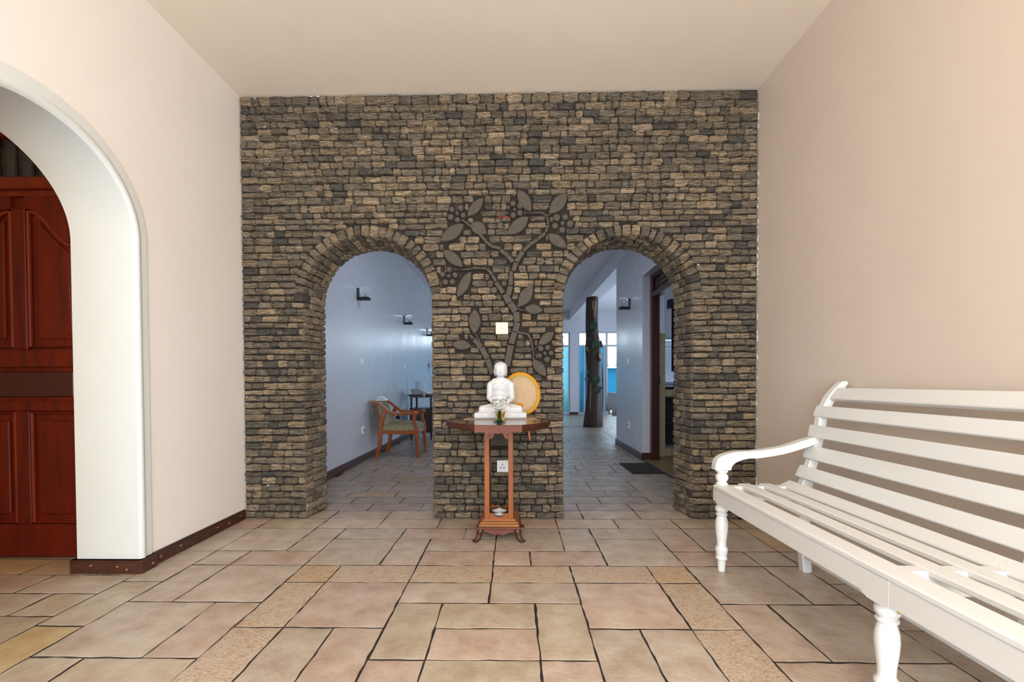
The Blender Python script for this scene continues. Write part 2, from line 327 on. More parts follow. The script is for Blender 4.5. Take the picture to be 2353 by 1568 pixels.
# ------------------------------------------------------------------ setting: floor tiles
XL, XR, YW, ZC = -1.985, 1.748, 3.275, 3.08
T = 0.4149; GX, GY = -0.1168, 2.4225
def tilecol():
    r = random.random(); k = random.uniform(.88, 1.08)
    if r < .55: c = (0.50, 0.405, 0.31)
    elif r < .80: c = (0.53, 0.40, 0.305)
    elif r < .96: c = (0.48, 0.405, 0.29)
    else: c = (0.53, 0.39, 0.24)
    return tuple(x * k for x in c)
def add_tile(mb, x0, x1, y0, y1, col, g=0.0040):
    pts = []
    def edge(ax, ay, bx, by):
        L = math.hypot(bx - ax, by - ay); n = max(2, int(L / .045))
        for i in range(n):
            t = i / n; j = 0 if i == 0 else random.gauss(0, .0017)
            nx, ny = -(by - ay) / L, (bx - ax) / L
            pts.append((ax + (bx - ax) * t + nx * j, ay + (by - ay) * t + ny * j))
    e = lambda: g * random.uniform(.45, 1.5)
    a, b, c_, d = (x0 + e(), y0 + e()), (x1 - e(), y0 + e()), (x1 - e(), y1 - e()), (x0 + e(), y1 - e())
    edge(*a, *b); edge(*b, *c_); edge(*c_, *d); edge(*d, *a)
    cx, cy = (x0 + x1) / 2, (y0 + y1) / 2; n = len(pts)
    def ring(ins, z): 
        out = []
        for x, y in pts:
            sx = max(0, 1 - ins / (abs(x1 - x0) / 2)); sy = max(0, 1 - ins / (abs(y1 - y0) / 2))
            out.append((cx + (x - cx) * sx, cy + (y - cy) * sy, z))
        return out
    vs = ring(0, -.006) + ring(0, -.0012) + ring(.003, -.0002) + ring(.007, 0)
    fs = []
    for r in range(3):
        for i in range(n): fs.append((r * n + i, r * n + (i + 1) % n, (r + 1) * n + (i + 1) % n, (r + 1) * n + i))
    fs.append(tuple(range(3 * n, 4 * n)))
    mb.add(vs, fs, col)
FL = MB(); FD = MB()
occ = set()
def put(u0, u1, v0, v1, deco=False, col=None, oy=0.0, keep=True):
    for a in range(round(u0 * 2), round(u1 * 2)):
        for b in range(round(v0 * 2), round(v1 * 2)): occ.add((a, b))
    c = col or ((0.50, 0.40, 0.30) if deco else tilecol())
    add_tile(FD if deco else FL, GX + u0 * T, GX + u1 * T, GY + (v0 + oy) * T, GY + (v1 + oy) * T, c)
PINK = (0.52, 0.41, 0.325); YEL = (0.54, 0.40, 0.215); GRN = (0.49, 0.415, 0.31); GRY = (0.495, 0.42, 0.335); OR = (0.50, 0.37, 0.24)
for u in (-2, -1, 0, 1): put(u, u + 1, -.5, 0, True)
put(-2.5, -2, -.5, 0, True, OR); put(2, 2.5, -.5, 0, True, OR)
for v in (-1.5, -2.5, -3.5): put(-2.5, -2, v, v + 1, True); put(2, 2.5, v, v + 1, True)
for a in [(-1, 0, -1, -.5, GRY), (0, 1, -1, -.5, GRY), (-1, -.5, -2, -1, GRN), (-.5, .5, -1.5, -1, GRN), (-.5, .5, -2, -1.5, PINK), (.5, 1, -2, -1, GRN),
          (-1, -.5, -3, -2, PINK), (-.5, .5, -3, -2, GRN), (.5, 1, -3, -2, PINK), (-2, -1, -1.5, -.5, PINK), (-2, -1.5, -2.5, -1.5, GRY), (-1.5, -1, -2.5, -1.5, PINK),
          (1, 2, -1.5, -.5, PINK), (1, 1.5, -2.5, -1.5, GRY), (1.5, 2, -2.5, -1.5, GRY), (-1, 0, 0, .5, PINK), (0, .5, 0, .5, PINK), (.5, 1.5, 0, .5, PINK), (1.5, 2.5, 0, 1, GRY),
          (-1, 0, .5, 1, GRY), (0, 1, .5, 1.5, GRY), (1, 1.5, .5, 1.5, GRY), (-1.5, -1, 0, 1, GRY), (-2.5, -1.5, 0, 1, GRY), (-.5, 0, 1, 1.5, GRY), (-1.5, -.5, 1, 1.5, PINK),
          (-2.5, -1.5, 1, 1.5, GRY), (1.5, 2.5, 1, 1.5, GRY), (-3.5, -2.5, 0, .5, PINK), (-4, -3.5, 0, .5, GRY), (-4, -3, .5, 1.5, GRY), (-3, -2.5, .5, 1.5, GRY), (-4.5, -4, .5, 1.5, GRY),
          (-3.5, -2.5, -1, 0, GRY), (-4, -3.5, -1, 0, GRY), (-4.5, -4, -.5, .5, GRY), (-4.5, -4, -1.5, -.5, GRN), (-4.5, -4, -2.5, -1.5, YEL), (-4, -3, -2, -1, GRY), (-3, -2.5, -2, -1, PINK),
          (-4, -3.5, -3, -2, GRN), (-3.5, -2.5, -3, -2, GRN), (2.5, 3.5, -1, 0, GRY), (3.5, 4, -1, 0, GRY), (2.5, 3.5, 0, .5, PINK), (3.5, 4, 0, .5, GRY), (4, 4.5, -.5, .5, GRY), (2.5, 3, .5, 1.5, PINK),
          (3, 4, .5, 1.5, GRY), (4, 4.5, .5, 1.5, OR), (2.5, 3, -2, -1, PINK), (3, 4, -2, -1, GRY), (4, 4.5, -1.5, -.5, GRY), (4, 4.5, -2.5, -1.5, GRY), (2.5, 3.5, -3, -2, PINK), (3.5, 4, -3, -2, GRY)]:
    k = random.uniform(.94, 1.06); put(*a[:4], col=tuple(x * k for x in a[4]))
for u in (-4, -3, -2, -1, 0, 1, 2, 3): put(u - .0, u + 1, 1.5, 2)
put(-4.5, -4, 1.5, 2); put(4, 4.5, 1.5, 2)
# behind the stone wall: half-height rows, staggered
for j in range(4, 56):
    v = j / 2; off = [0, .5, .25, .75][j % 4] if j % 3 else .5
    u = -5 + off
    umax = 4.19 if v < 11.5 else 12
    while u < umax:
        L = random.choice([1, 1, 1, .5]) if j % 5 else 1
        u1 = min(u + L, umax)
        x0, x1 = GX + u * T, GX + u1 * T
        add_tile(FL, x0, x1, GY + v * T, GY + (v + .5) * T, tuple(c_ * k_ for c_, k_ in zip(tilecol(), ((.68, .70, .74) if j > 4 else (.9, .9, .92))))); u = u1  # rear room's shade put into the tile colour, darker and cooler
# the side hall beyond the white arch: grid shifted
for j in range(-12, 1):
    v = j * .5 - .32; u = -11 + (j % 2) * .5
    while u < -4.5:
        u1 = min(u + 1, -4.5)
        add_tile(FL, GX + u * T, GX + u1 * T, GY + v * T, GY + (v + .5) * T, random.choice([OR, GRN, YEL, PINK, GRY]) if j > -3 else tilecol()); u = u1
add_tile(FL, GX - 11 * T, GX - 4.5 * T, GY + .18 * T, GY + .68 * T, OR)
for a in range(-9, 10):
    for b in range(-12, 0):
        if (a, b) not in occ and -9 <= a < 9:
            w2 = 2 if (a + 1, b) not in occ and a + 1 < 9 and random.random() < .7 else 1
            put(a / 2, (a + w2) / 2, b / 2, (b + 1) / 2)
gm = MB(); gm.box(-5, 5.2, -2.1, 14.2, -.08, -.0014)
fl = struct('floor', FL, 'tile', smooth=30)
ob('grout_bed', gm, 'grout', fl); ob('border_tiles', FD, 'dado', fl, smooth=30)

# ------------------------------------------------------------------ walls
def arch_wall(mb, u0, u1, H, d0, d1, fn, arches, seg=40, curve=None):
    """wall slab in the (u, z) plane with arched openings (uc, half width, spring, rise)"""
    arches = sorted(arches); cur = u0
    def quad(pts, flip=False):
        for d in (d0, d1): mb.add([fn(u, v, d) for u, v in pts], [tuple(range(len(pts)))])
    for uc, hw, sp, rise in arches:
        quad([(cur, 0), (uc - hw, 0), (uc - hw, H), (cur, H)])
        P = [(uc - hw * math.cos(PI * i / seg), sp + rise * math.sin(PI * i / seg)) for i in range(seg + 1)]
        for a, b in zip(P, P[1:]): quad([a, b, (b[0], H), (a[0], H)])
        Q = [(uc - hw, 0)] + P + [(uc + hw, 0)]
        for a, b in zip(Q, Q[1:]): mb.add([fn(*a, d0), fn(*b, d0), fn(*b, d1), fn(*a, d1)], [(0, 1, 2, 3)])
        cur = uc + hw
    quad([(cur, 0), (u1, 0), (u1, H), (cur, H)])
    for a, b in (((u0, 0), (u0, H)), ((u1, 0), (u1, H)), ((u0, H), (u1, H))):
        mb.add([fn(*a, d0), fn(*b, d0), fn(*b, d1), fn(*a, d1)], [(0, 1, 2, 3)])
    return mb
b = arch_wall(MB(), -2.1, 3.4, ZC + .05, XL, -2.31, YZ, [(1.84, .48, 1.75, .418)])
struct('wall_left', b, 'paint', smooth=25)
# arch surround: raised band round the opening and down the jamb, and the smooth lining
def band(mb, a0, b0, a1, b1, sp, fn, d0, d1, d2, seg=48, cx=1.84):
    I = [(cx - a0, 0)] + [(cx - a0 * math.cos(PI * i / seg), sp + b0 * math.sin(PI * i / seg)) for i in range(seg + 1)] + [(cx + a0, 0)]
    O = [(cx - a1, 0)] + [(cx - a1 * math.cos(PI * i / seg), sp + b1 * math.sin(PI * i / seg)) for i in range(seg + 1)] + [(cx + a1, 0)]
    for i in range(len(I) - 1):
        a, b_, c_, d = I[i], I[i + 1], O[i + 1], O[i]
        mi = lambda p, q, t: (p[0] + (q[0] - p[0]) * t, p[1] + (q[1] - p[1]) * t)
        h_ = d2 - d1; K_ = [(0, d1), (.10, d1 + .75 * h_), (.20, d2), (.32, d2), (.44, d1 + .72 * h_), (.48, d1 + .45 * h_), (1, d1 + .42 * h_), (1, d0)]
        P0 = [(mi(a, d, t_), q_) for t_, q_ in K_]; P1 = [(mi(b_, c_, t_), q_) for t_, q_ in K_]
        for k in range(7):
            mb.add([fn(*P0[k][0], P0[k][1]), fn(*P1[k][0], P1[k][1]), fn(*P1[k + 1][0], P1[k + 1][1]), fn(*P0[k + 1][0], P0[k + 1][1])], [(0, 1, 2, 3)])
b = MB(); band(b, .478, .416, .555, .510, 1.75, YZ, XL - .01, XL + .004, XL + .018)
# thin lining inside the opening
seg = 48; Q = [(1.84 - .478, 0)] + [(1.84 - .478 * math.cos(PI * i / seg), 1.75 + .416 * math.sin(PI * i / seg)) for i in range(seg + 1)] + [(1.84 + .478, 0)]
for p, q in zip(Q, Q[1:]):
    b.add([(XL + .004, *p), (XL + .004, *q), (-2.315, *q), (-2.315, *p)], [(0, 1, 2, 3)])
struct('trim_1', b, 'trimpaint', smooth=32)
struct('wall_right', MB().box(XR, XR + .15, -2.1, 3.4, 0, ZC + .05), 'paint_right')
struct('ceiling', MB().box(-5, XR + .15, -2.1, 3.4, ZC, ZC + .1), 'ceil')
struct('wall_front', MB().box(-5, -1.9, -1.85, -1.70, 0, ZC).box(1.7, 1.9, -1.85, -1.70, 0, ZC).box(-1.9, 1.7, -1.85, -1.70, 2.5, ZC), 'paint')
struct('wall_hall', MB().box(-5.05, -4.9, -2.1, 2.6, 0, ZC).box(-2.33, -2.31, 2.40, 2.62, 0, ZC).box(-5, -3.35, 2.49, 2.62, 0, ZC).box(-3.35, -2.31, 2.52, 2.62, 2.44, ZC).box(-3.4, -2.31, 2.62, 2.66, 0, ZC), 'paint')

# ------------------------------------------------------------------ stone wall with two arches
AR = [dict(f=(-1.061, .470, 1.598), k=(-1.056, .430, 1.602)), dict(f=(.820, .465, 1.585), k=(.811, .436, 1.595))]
YF, YB = 3.245, 3.52
def lens(p, q, wd, n=9, skew=.45):
    px, pz = p; qx, qz = q; dx, dz = qx - px, qz - pz; L = math.hypot(dx, dz); nx, nz = -dz / L, dx / L
    A = []
    for s in (1, -1):
        rng = range(n) if s == 1 else range(n, 0, -1)
        for i in rng:
            t = i / n; h = wd / 2 * math.sin(PI * t ** (1 if s == 1 else .9)) ** .8
            A.append((px + dx * t + s * nx * h, pz + dz * t + s * nz * h))
    return A
def mw(zx, zy):
    return (-0.7466369 + 0.00095675 * zx - 7.9286e-06 * zy + 5e-9 * zx * zy, 2.5026071 - 1.1945e-05 * zx - 0.00095943 * zy + 4.77e-9 * zx * zy)
S9 = 0.00096
LEAVES = [((560, 180), (435, 320), 78), ((415, 375), (230, 505), 100), ((465, 360), (582, 452), 100), ((820, 115), (915, 285), 92), ((1190, 145), (1048, 300), 100),
          ((900, 320), (735, 455), 98), ((1040, 445), (1185, 555), 85), ((255, 565), (405, 700), 85), ((465, 730), (360, 930), 80), ((930, 835), (820, 1000), 95),
          ((865, 1005), (1010, 1025), 78), ((495, 1010), (490, 1205), 95), ((315, 1275), (475, 1295), 78), ((1090, 1185), (970, 1285), 75), ((930, 1390), (1030, 1525), 80)]
LV = [(mw(*p), mw(*q), wd * S9) for p, q, wd in LEAVES]
BERRY = [[(320, 265, 23), (385, 253, 26), (312, 322, 26), (360, 293, 17), (407, 308, 24), (363, 342, 24)],
         [(780, 220, 25), (745, 250, 18), (832, 238, 25), (792, 265, 15), (832, 290, 25), (782, 307, 25), (735, 292, 14)],
         [(1108, 325, 30), (1172, 322, 26), (1152, 367, 19), (1208, 372, 29), (1096, 387, 26), (1150, 417, 27)],
         [(302, 715, 24), (250, 752, 24), (346, 757, 24), (297, 762, 18), (272, 810, 25), (325, 807, 25)],
         [(990, 1310, 25), (1040, 1303, 24), (1020, 1347, 18), (1065, 1345, 22), (980, 1365, 22), (1035, 1393, 26)]]
BR = [(mw(x, y), r * S9) for g in BERRY for x, y, r in g]
SEG = [((628, 1500), (588, 1395), 44), ((586, 1382), (545, 1308), 44), ((540, 1298), (490, 1245), 40), ((478, 1235), (460, 1212), 26), ((735, 1440), (765, 1290), 52), ((768, 1272), (792, 1192), 48),
       ((798, 1180), (814, 1118), 48), ((812, 1105), (806, 1040), 50), ((798, 1026), (760, 972), 52), ((752, 962), (722, 905), 52), ((706, 890), (655, 815), 34), ((650, 800), (628, 762), 28), ((622, 752), (592, 714), 26),
       ((580, 710), (500, 704), 15), ((496, 705), (430, 716), 14), ((745, 905), (762, 845), 44), ((763, 830), (766, 770), 36), ((767, 760), (768, 732), 30), ((785, 722), (802, 668), 38), ((778, 655), (745, 618), 36),
       ((740, 610), (690, 572), 32), ((682, 558), (620, 540), 26), ((612, 535), (575, 505), 26), ((570, 495), (530, 450), 25), ((524, 440), (508, 425), 22), ((500, 420), (440, 372), 18), ((435, 368), (398, 345), 16),
       ((808, 655), (852, 585), 38), ((862, 572), (905, 530), 30), ((912, 525), (960, 495), 28), ((968, 488), (1020, 445), 26), ((1028, 432), (1044, 385), 20), ((1044, 375), (1038, 330), 18), ((1036, 318), (1000, 292), 16),
       ((992, 290), (935, 290), 14), ((925, 294), (880, 290), 11), ((820, 1190), (888, 1200), 18), ((895, 1206), (918, 1252), 20), ((920, 1262), (928, 1325), 16), ((932, 1335), (935, 1395), 13), ((812, 985), (832, 1018), 12),
       ((838, 1022), (880, 1024), 10), ((478, 1290), (520, 1300), 10), ((940, 1320), (975, 1290), 10), ((340, 715), (420, 716), 10), ((1045, 310), (1060, 300), 12), ((530, 1255), (500, 1205), 12)]
SG = [(mw(*p), mw(*q), wd * S9) for p, q, wd in SEG]
LP = [lens(*l) for l in LV]
def inpoly(x, z, P):
    c_ = False; j = len(P) - 1
    for i in range(len(P)):
        if (P[i][1] > z) != (P[j][1] > z) and x < (P[j][0] - P[i][0]) * (z - P[i][1]) / (P[j][1] - P[i][1]) + P[i][0]: c_ = not c_
        j = i
    return c_
LB = [lens(l[0], l[1], l[2] + .012) for l in LV]
PLATES = [(-.135, -.032, 1.335, 1.436), (-.128, -.042, .34, .438)]
SLAB = (-.17, -.03, .55, .655)
def blocked(x, z):
    for A in AR:
        cx, r, sp = A['f']
        if (abs(x - cx) < r + .003 and z < sp + .03) or (z >= sp - .0 and math.hypot(x - cx, z - sp) < r + .068 * min(1, max(.05, (z - sp) / .10))): return True
    for a in [SLAB]:
        if a[0] < x < a[1] and a[2] < z < a[3]: return True
    if -.6 < x < .5 and .95 < z < 2.45:
        for (c_, r) in BR:
            if math.hypot(x - c_[0], z - c_[1]) < r + .002: return True
        for P in LB:
            if inpoly(x, z, P): return True
        for p, q, wd in SG:
            dx, dz = q[0] - p[0], q[1] - p[1]; t = max(0, min(1, ((x - p[0]) * dx + (z - p[1]) * dz) / (dx * dx + dz * dz)))
            if math.hypot(x - p[0] - dx * t, z - p[1] - dz * t) < wd / 2 + .002: return True
    return False
def stonecol():
    r = random.random(); k = random.uniform(.75, 1.2)
    if r < .34: c = (0.185, 0.150, 0.106)
    elif r < .64: c = (0.245, 0.192, 0.126)
    elif r < .89: c = (0.33, 0.245, 0.150)
    elif r < .96: c = (0.105, 0.092, 0.075)
    else: c = (0.36, 0.265, 0.175)
    return tuple(x * k * STK for x in c)
STK = 1.32
def stone(mb, O, e1, e2, n, L, H, prot, back, col, jit=.12):
    """one rough stone: outline L x H centred on O, face raised by prot along n"""
    b = min(.006, H * .14); pts = []
    hl, hh = L / 2, H / 2
    def j(a): return random.uniform(-a, a)
    cr = [min(random.choice([.08, .12, .18, .3]) * H, hl * .5) for _ in range(4)]
    m1 = j(jit * H); m2 = j(jit * H)
    base = [(-hl, -hh + cr[0]), (-hl + cr[0], -hh), (j(hl * .3), -hh - m1 * .5), (hl - cr[1], -hh), (hl, -hh + cr[1]), (hl + j(.003), 0), (hl, hh - cr[2]), (hl - cr[2], hh), (j(hl * .3), hh + m2 * .5), (-hl + cr[3], hh), (-hl, hh - cr[3]), (-hl + j(.003), 0)]
    base = [(x + j(.0015), y + j(.0015)) for x, y in base]
    def ring(s, h, jj=0):
        out = []
        for x, y in base:
            xx = x - math.copysign(min(s, abs(x)), x) if abs(x) > s else x * .5
            yy = y - math.copysign(min(s, abs(y)), y) if abs(y) > s else y * .5
            out.append(O + e1 * xx + e2 * yy + n * (h + j(jj)))
        return out
    vs = ring(0, -back) + ring(0, prot * .45) + ring(b * .45, prot * .85, .001) + ring(b * 1.3, prot, .0018) + [O + n * (prot + j(.003))]
    N_ = 12; fs = []
    for r in range(3):
        for i in range(N_): fs.append((r * N_ + i, r * N_ + (i + 1) % N_, (r + 1) * N_ + (i + 1) % N_, (r + 1) * N_ + i))
    for i in range(N_): fs.append((3 * N_ + i, 3 * N_ + (i + 1) % N_, 4 * N_))
    mb.add(vs, fs, col)
X_, Z_, NY = Vector((1, 0, 0)), Vector((0, 0, 1)), Vector((0, -1, 0))
ST = MB(); ROWS = []
z = 0.004
while z < ZC - .03:
    H = random.uniform(.041, .057)
    if z + H > ZC - .035: H = ZC - .004 - z
    ROWS.append((z, H)); zm = z + H / 2; runs = []; st = None; x = XL + .006
    while x < XR - .006:
        bl = blocked(x, zm) or blocked(x, zm - H * .33) or blocked(x, zm + H * .33)
        if not bl and st is None: st = x
        if bl and st is not None: runs.append((st, x)); st = None
        x += .007
    if st is not None: runs.append((st, XR - .006))
    for a, b_ in runs:
        if b_ - a < .013: continue
        x = a
        while x < b_ - .004:
            L = random.choice([random.uniform(.045, .075), random.uniform(.08, .125), random.uniform(.09, .15)])
            if b_ - (x + L) < .035: L = b_ - x
            g = random.uniform(.0005, .0045); tilt = random.gauss(0, .015); zz = zm + random.gauss(0, .0015)
            e1 = (X_ + Z_ * tilt).normalized(); e2 = (Z_ - X_ * tilt).normalized()
            hh = H - random.uniform(.006, .011)
            stone(ST, Vector((x + L / 2, YF + .022, zz)), e1, e2, NY, L - g, hh, random.uniform(.012, .024), .03, stonecol())
            x += L
    z += H
# voussoirs and the lining of the openings
def apos(A, s, wd):
    f, k = A['f'], A['k']; cx, r, sp = [f[i] + (k[i] - f[i]) * wd for i in range(3)]
    sf, rf = f[2], f[1]; La = PI * rf
    if s < sf: return Vector((cx - r, 0, s * sp / sf)), Vector((1, 0, 0))
    if s < sf + La:
        a = (s - sf) / rf; return Vector((cx - r * math.cos(a), 0, sp + r * math.sin(a))), Vector((math.cos(a), 0, -math.sin(a)))
    return Vector((cx + r, 0, (2 * sf + La - s) * sp / sf)), Vector((-1, 0, 0))
for A in AR:
    cxf, rf_, spf = A['f']; tot = 2 * spf + PI * rf_; spans = []
    for z0_, h_ in ROWS:
        if z0_ + h_ < spf + .02:
            spans.append((z0_, h_, .012, .016)); spans.append((tot - z0_ - h_, h_, .012, .016)); ztop = z0_ + h_
    s = ztop
    while s < tot - ztop - .02:
        h = random.uniform(.046, .062)
        if s + h > tot - ztop - .03: h = tot - ztop - s
        spans.append((s, h, -random.uniform(.004, .014), .058)); s += h
    for s, h, yo, back in spans:
        y = YF + yo
        while y < YB - .005:
            L = random.uniform(.07, .13)
            if YB + .01 - (y + L) < .04: L = YB + .01 - y
            ym = y + L / 2; wd = (ym - YF) / (YB - YF)
            p, n = apos(A, s + h / 2, wd); p0, _ = apos(A, s + h / 2, wd - .1); p1, _ = apos(A, s + h / 2, wd + .1)
            p0.y, p1.y = ym - .1 * (YB - YF), ym + .1 * (YB - YF); p.y = ym
            e1 = (p1 - p0).normalized(); e2 = n.cross(e1).normalized(); nn = e1.cross(e2).normalized()
            if nn.dot(n) < 0: nn = -nn
            pr = random.uniform(.0, .008)
            stone(ST, p - nn * .012, e1, e2, nn, L - .003, h - random.uniform(.002, .006), .010 + pr, back, stonecol())
            y += L
wb = struct('wall_back', ST, 'stone', smooth=38, fix=False)
b = arch_wall(MB(), -2.25, 1.95, ZC + .05, YF + .03, YB - .002, XZ, [(A['f'][0], A['f'][1] + .034, A['f'][2], A['f'][1] + .034) for A in AR])
ob('mortar_bed', b, 'mortar', wb)
b = arch_wall(MB(), -2.25, 1.95, ZC + .05, YB - .001, YB + .006, XZ, [(A['k'][0], A['k'][1] + .016, A['k'][2], A['k'][1] + .016) for A in AR])
ob('rear_plaster', b, 'rearpaint', wb)
# white paint smears where the stone meets the plaster
b = MB()
for i in range(46):
    zz = random.uniform(.1, 2.9); b.ell((XR - .004, YF + random.uniform(0, .012), zz), (.004, .006, random.uniform(.006, .022)), 6, 4)
for x, zz in [(-1.86, 3.055), (-1.79, 2.85), (-1.45, 3.06), (-1.40, 3.06), (1.32, 1.83), (1.43, 1.86), (-1.8, .25), (-1.95, .9)]:
    b.ell((x, YF - .006, zz), (random.uniform(.004, .012), .003, random.uniform(.003, .008)), 6, 4)
ob('paint_smears', b, 'plaster', wb, smooth=True)

rel = thing('stone_tree_relief', 'dark slate relief of a branching tree with leaves and berries on the stone wall', 'wall relief', loc=(-.1, YF, 1.0))
def rel_ob(n, mb, m='leafstone', **k):
    o = ob(n, mb, m, rel, smooth=35, **k); o.matrix_parent_inverse = Matrix.Translation(Vector((.1, -YF, -1.0))); return o
def pillow(mb, P, y0, y1, ins):
    cx = sum(p[0] for p in P) / len(P); cz = sum(p[1] for p in P) / len(P); n = len(P)
    def ring(k, y):
        o = []
        for x, z_ in P:
            d = math.hypot(x - cx, z_ - cz) or 1; f = max(0, 1 - k / d); o.append((cx + (x - cx) * f, y, cz + (z_ - cz) * f))
        return o
    vs = ring(0, y0) + ring(0, y1 + (y0 - y1) * .3) + ring(ins, y1) + [(cx, y1 - .001, cz)]
    fs = [(r * n + i, r * n + (i + 1) % n, (r + 1) * n + (i + 1) % n, (r + 1) * n + i) for r in range(2) for i in range(n)] + [(2 * n + i, 2 * n + (i + 1) % n, 3 * n) for i in range(n)]
    mb.add(vs, fs)
for P in LP: b = MB(); pillow(b, P, YF + .026, YF - .004, .007); rel_ob('leaf', b)
for c_, r in BR:
    b = MB(); pillow(b, [(c_[0] + r * .95 * math.cos(2 * PI * i / 14), c_[1] + r * .95 * math.sin(2 * PI * i / 14)) for i in range(14)], YF + .026, YF - .003, .006); rel_ob('berry', b)
b = MB()
for p, q, wd in SG:
    dx, dz = q[0] - p[0], q[1] - p[1]; L = math.hypot(dx, dz); ux, uz = dx / L, dz / L; hx, hz = -uz * wd / 2, ux * wd / 2
    k = .006; p = (p[0] - ux * k, p[1] - uz * k); q = (q[0] + ux * k, q[1] + uz * k)
    pillow(b, [(p[0] + hx, p[1] + hz), ((p[0] + q[0]) / 2 + hx, (p[1] + q[1]) / 2 + hz), (q[0] + hx * .95, q[1] + hz * .95), (q[0] - hx * .95, q[1] - hz * .95), ((p[0] + q[0]) / 2 - hx, (p[1] + q[1]) / 2 - hz), (p[0] - hx, p[1] - hz)], YF + .026, YF - .003, .004)
rel_ob('branches', b)
b = MB(); b.box(-.175, -.025, YF - .002, YF + .03, .535, .668, .006); o = ob('slate_slab', b, 'leafstone', wb, label='plain dark slate slab')

# ------------------------------------------------------------------ plates on the stone wall
t = thing('dimmer_plate', 'cream square wall plate with a round knob on the stone wall above the statue', 'switch')
ob('plate', MB().box(-.129, -.039, YF - .016, YF + .01, 1.343, 1.429, .003), 'cream', t)
b = MB(); b.lathe([(.009, 0), (.0085, .004), (.006, .005)], n=20, axis=lambda x, y, z: (x - .084, YF - .016 - z, y + 1.386)); ob('knob', b, 'cream', t, smooth=35)
for sx in (-.112, -.056): b = MB(); b.lathe([(.003, 0), (.002, .002)], n=10, axis=lambda x, y, z, sx=sx: (x + sx, YF - .016 - z, y + 1.386)); ob('screw', b, 'cream', t)
t = thing('wall_socket', 'white three-hole wall socket on the stone wall behind the pedestal table', 'socket')
ob('plate', MB().box(-.124, -.040, YF - .014, YF + .01, .346, .432, .003), 'ivory', t)
b = MB()
for x, z_ in ((-.085, .402), (-.097, .379), (-.073, .379)): b.lathe([(.0045, 0), (.0045, .0012)], n=12, axis=lambda X, Y, Z, x=x, z_=z_: (X + x, YF - .0142 - Z, Y + z_))
ob('holes', b, 'socketblack', t)
ob('rocker', MB().box(-.060, -.048, YF - .0165, YF - .012, .405, .42, .001), 'ivory', t)
b = MB()
P = [mw(660, 315), mw(690, 330), mw(730, 322), mw(760, 340)]; P3 = catmull([(p[0], YF - .012, p[1]) for p in P], 6); b.tube(P3, .0022, 6)
tag(ob('red_wire', b, 'red', smooth=True), 'short red wire poking out between the relief leaves on the stone wall', 'wire')
b = MB(); P = [mw(670, 320), mw(700, 372), mw(725, 400)]; b.tube(catmull([(p[0], YF - .012, p[1]) for p in P], 6), .0016, 6)
tag(ob('black_wire', b, 'black', smooth=True), 'short thin black wire hanging below the red wire', 'wire')

# ------------------------------------------------------------------ skirting boards
def skirt(name, runs, m='basewood', h=.072, dep=.018, kn=True):
    mb = MB()
    for a, b_ in runs: mb.box(a[0], b_[0], a[1], b_[1], 0.001, h - .008, .002); 
    for a, b_ in runs:
        sx = .003; mb.box(a[0] + (sx if abs(b_[0] - a[0]) < .05 else 0), b_[0] - (sx if abs(b_[0] - a[0]) < .05 else 0), a[1] + (sx if abs(b_[1] - a[1]) < .05 else 0), b_[1] - (sx if abs(b_[1] - a[1]) < .05 else 0), h - .009, h, .002)
    return struct(name, mb, m)
bs = skirt('baseboard_left', [((-2.335, 2.296), (XL + .028, 2.40)), ((XL - .01, 2.405), (XL + .014, YF)), ((XL - .01, 2.300), (XL + .034, 2.402)), ((-2.335, 2.294), (XL + .030, 2.325))])
b = MB()
for x, y, z_, ax in [(XL + .014, 2.45, .035, 0), (XL + .014, 2.60, .04, 0), (XL + .014, 2.93, .04, 0), (XL + .014, 3.05, .03, 0), (XL + .014, 3.18, .042, 0), (XL + .034, 2.37, .03, 0), (-2.22, 2.294, .045, 1), (-2.08, 2.294, .04, 1), (-2.03, 2.294, .025, 1)]:
    b.ell((x, y, z_), (.0015, .010, .006) if ax == 0 else (.008, .0015, .005), 10, 6)
ob('knots', b, 'knot', bs, smooth=True)

# ------------------------------------------------------------------ panelled door beyond the white arch
dt = struct('door_1', MB().box(-3.25, -2.335, 2.515, 2.54, 0.012, 2.06, .003), 'door')
DY = 2.515
def rail(x0, x1, z0, z1, nm='rail'): return ob(nm, MB().box(x0, x1, DY - .022, DY, z0, z1, .004), 'door', dt)
rail(-3.25, -2.335, 0.012, .200); rail(-3.25, -2.335, .845, .900); rail(-3.25, -2.335, 1.095, 1.195)
rail(-3.25, -3.145, .2, 1.9, 'stile'); rail(-2.44, -2.335, .2, 1.9, 'stile')
rail(-2.83, -2.752, .2, .845, 'mullion'); rail(-2.83, -2.752, 1.195, 1.99, 'mullion')
def topcurve(x0, x1, flip):
    n = 14; P = []
    for i in range(n + 1):
        t_ = i / n; u = t_ if not flip else 1 - t_
        P.append((x0 + (x1 - x0) * t_, 1.985 - .19 * (0.5 - 0.5 * math.cos(PI * min(1, max(0, (u - .08) / .75))))))
    return P
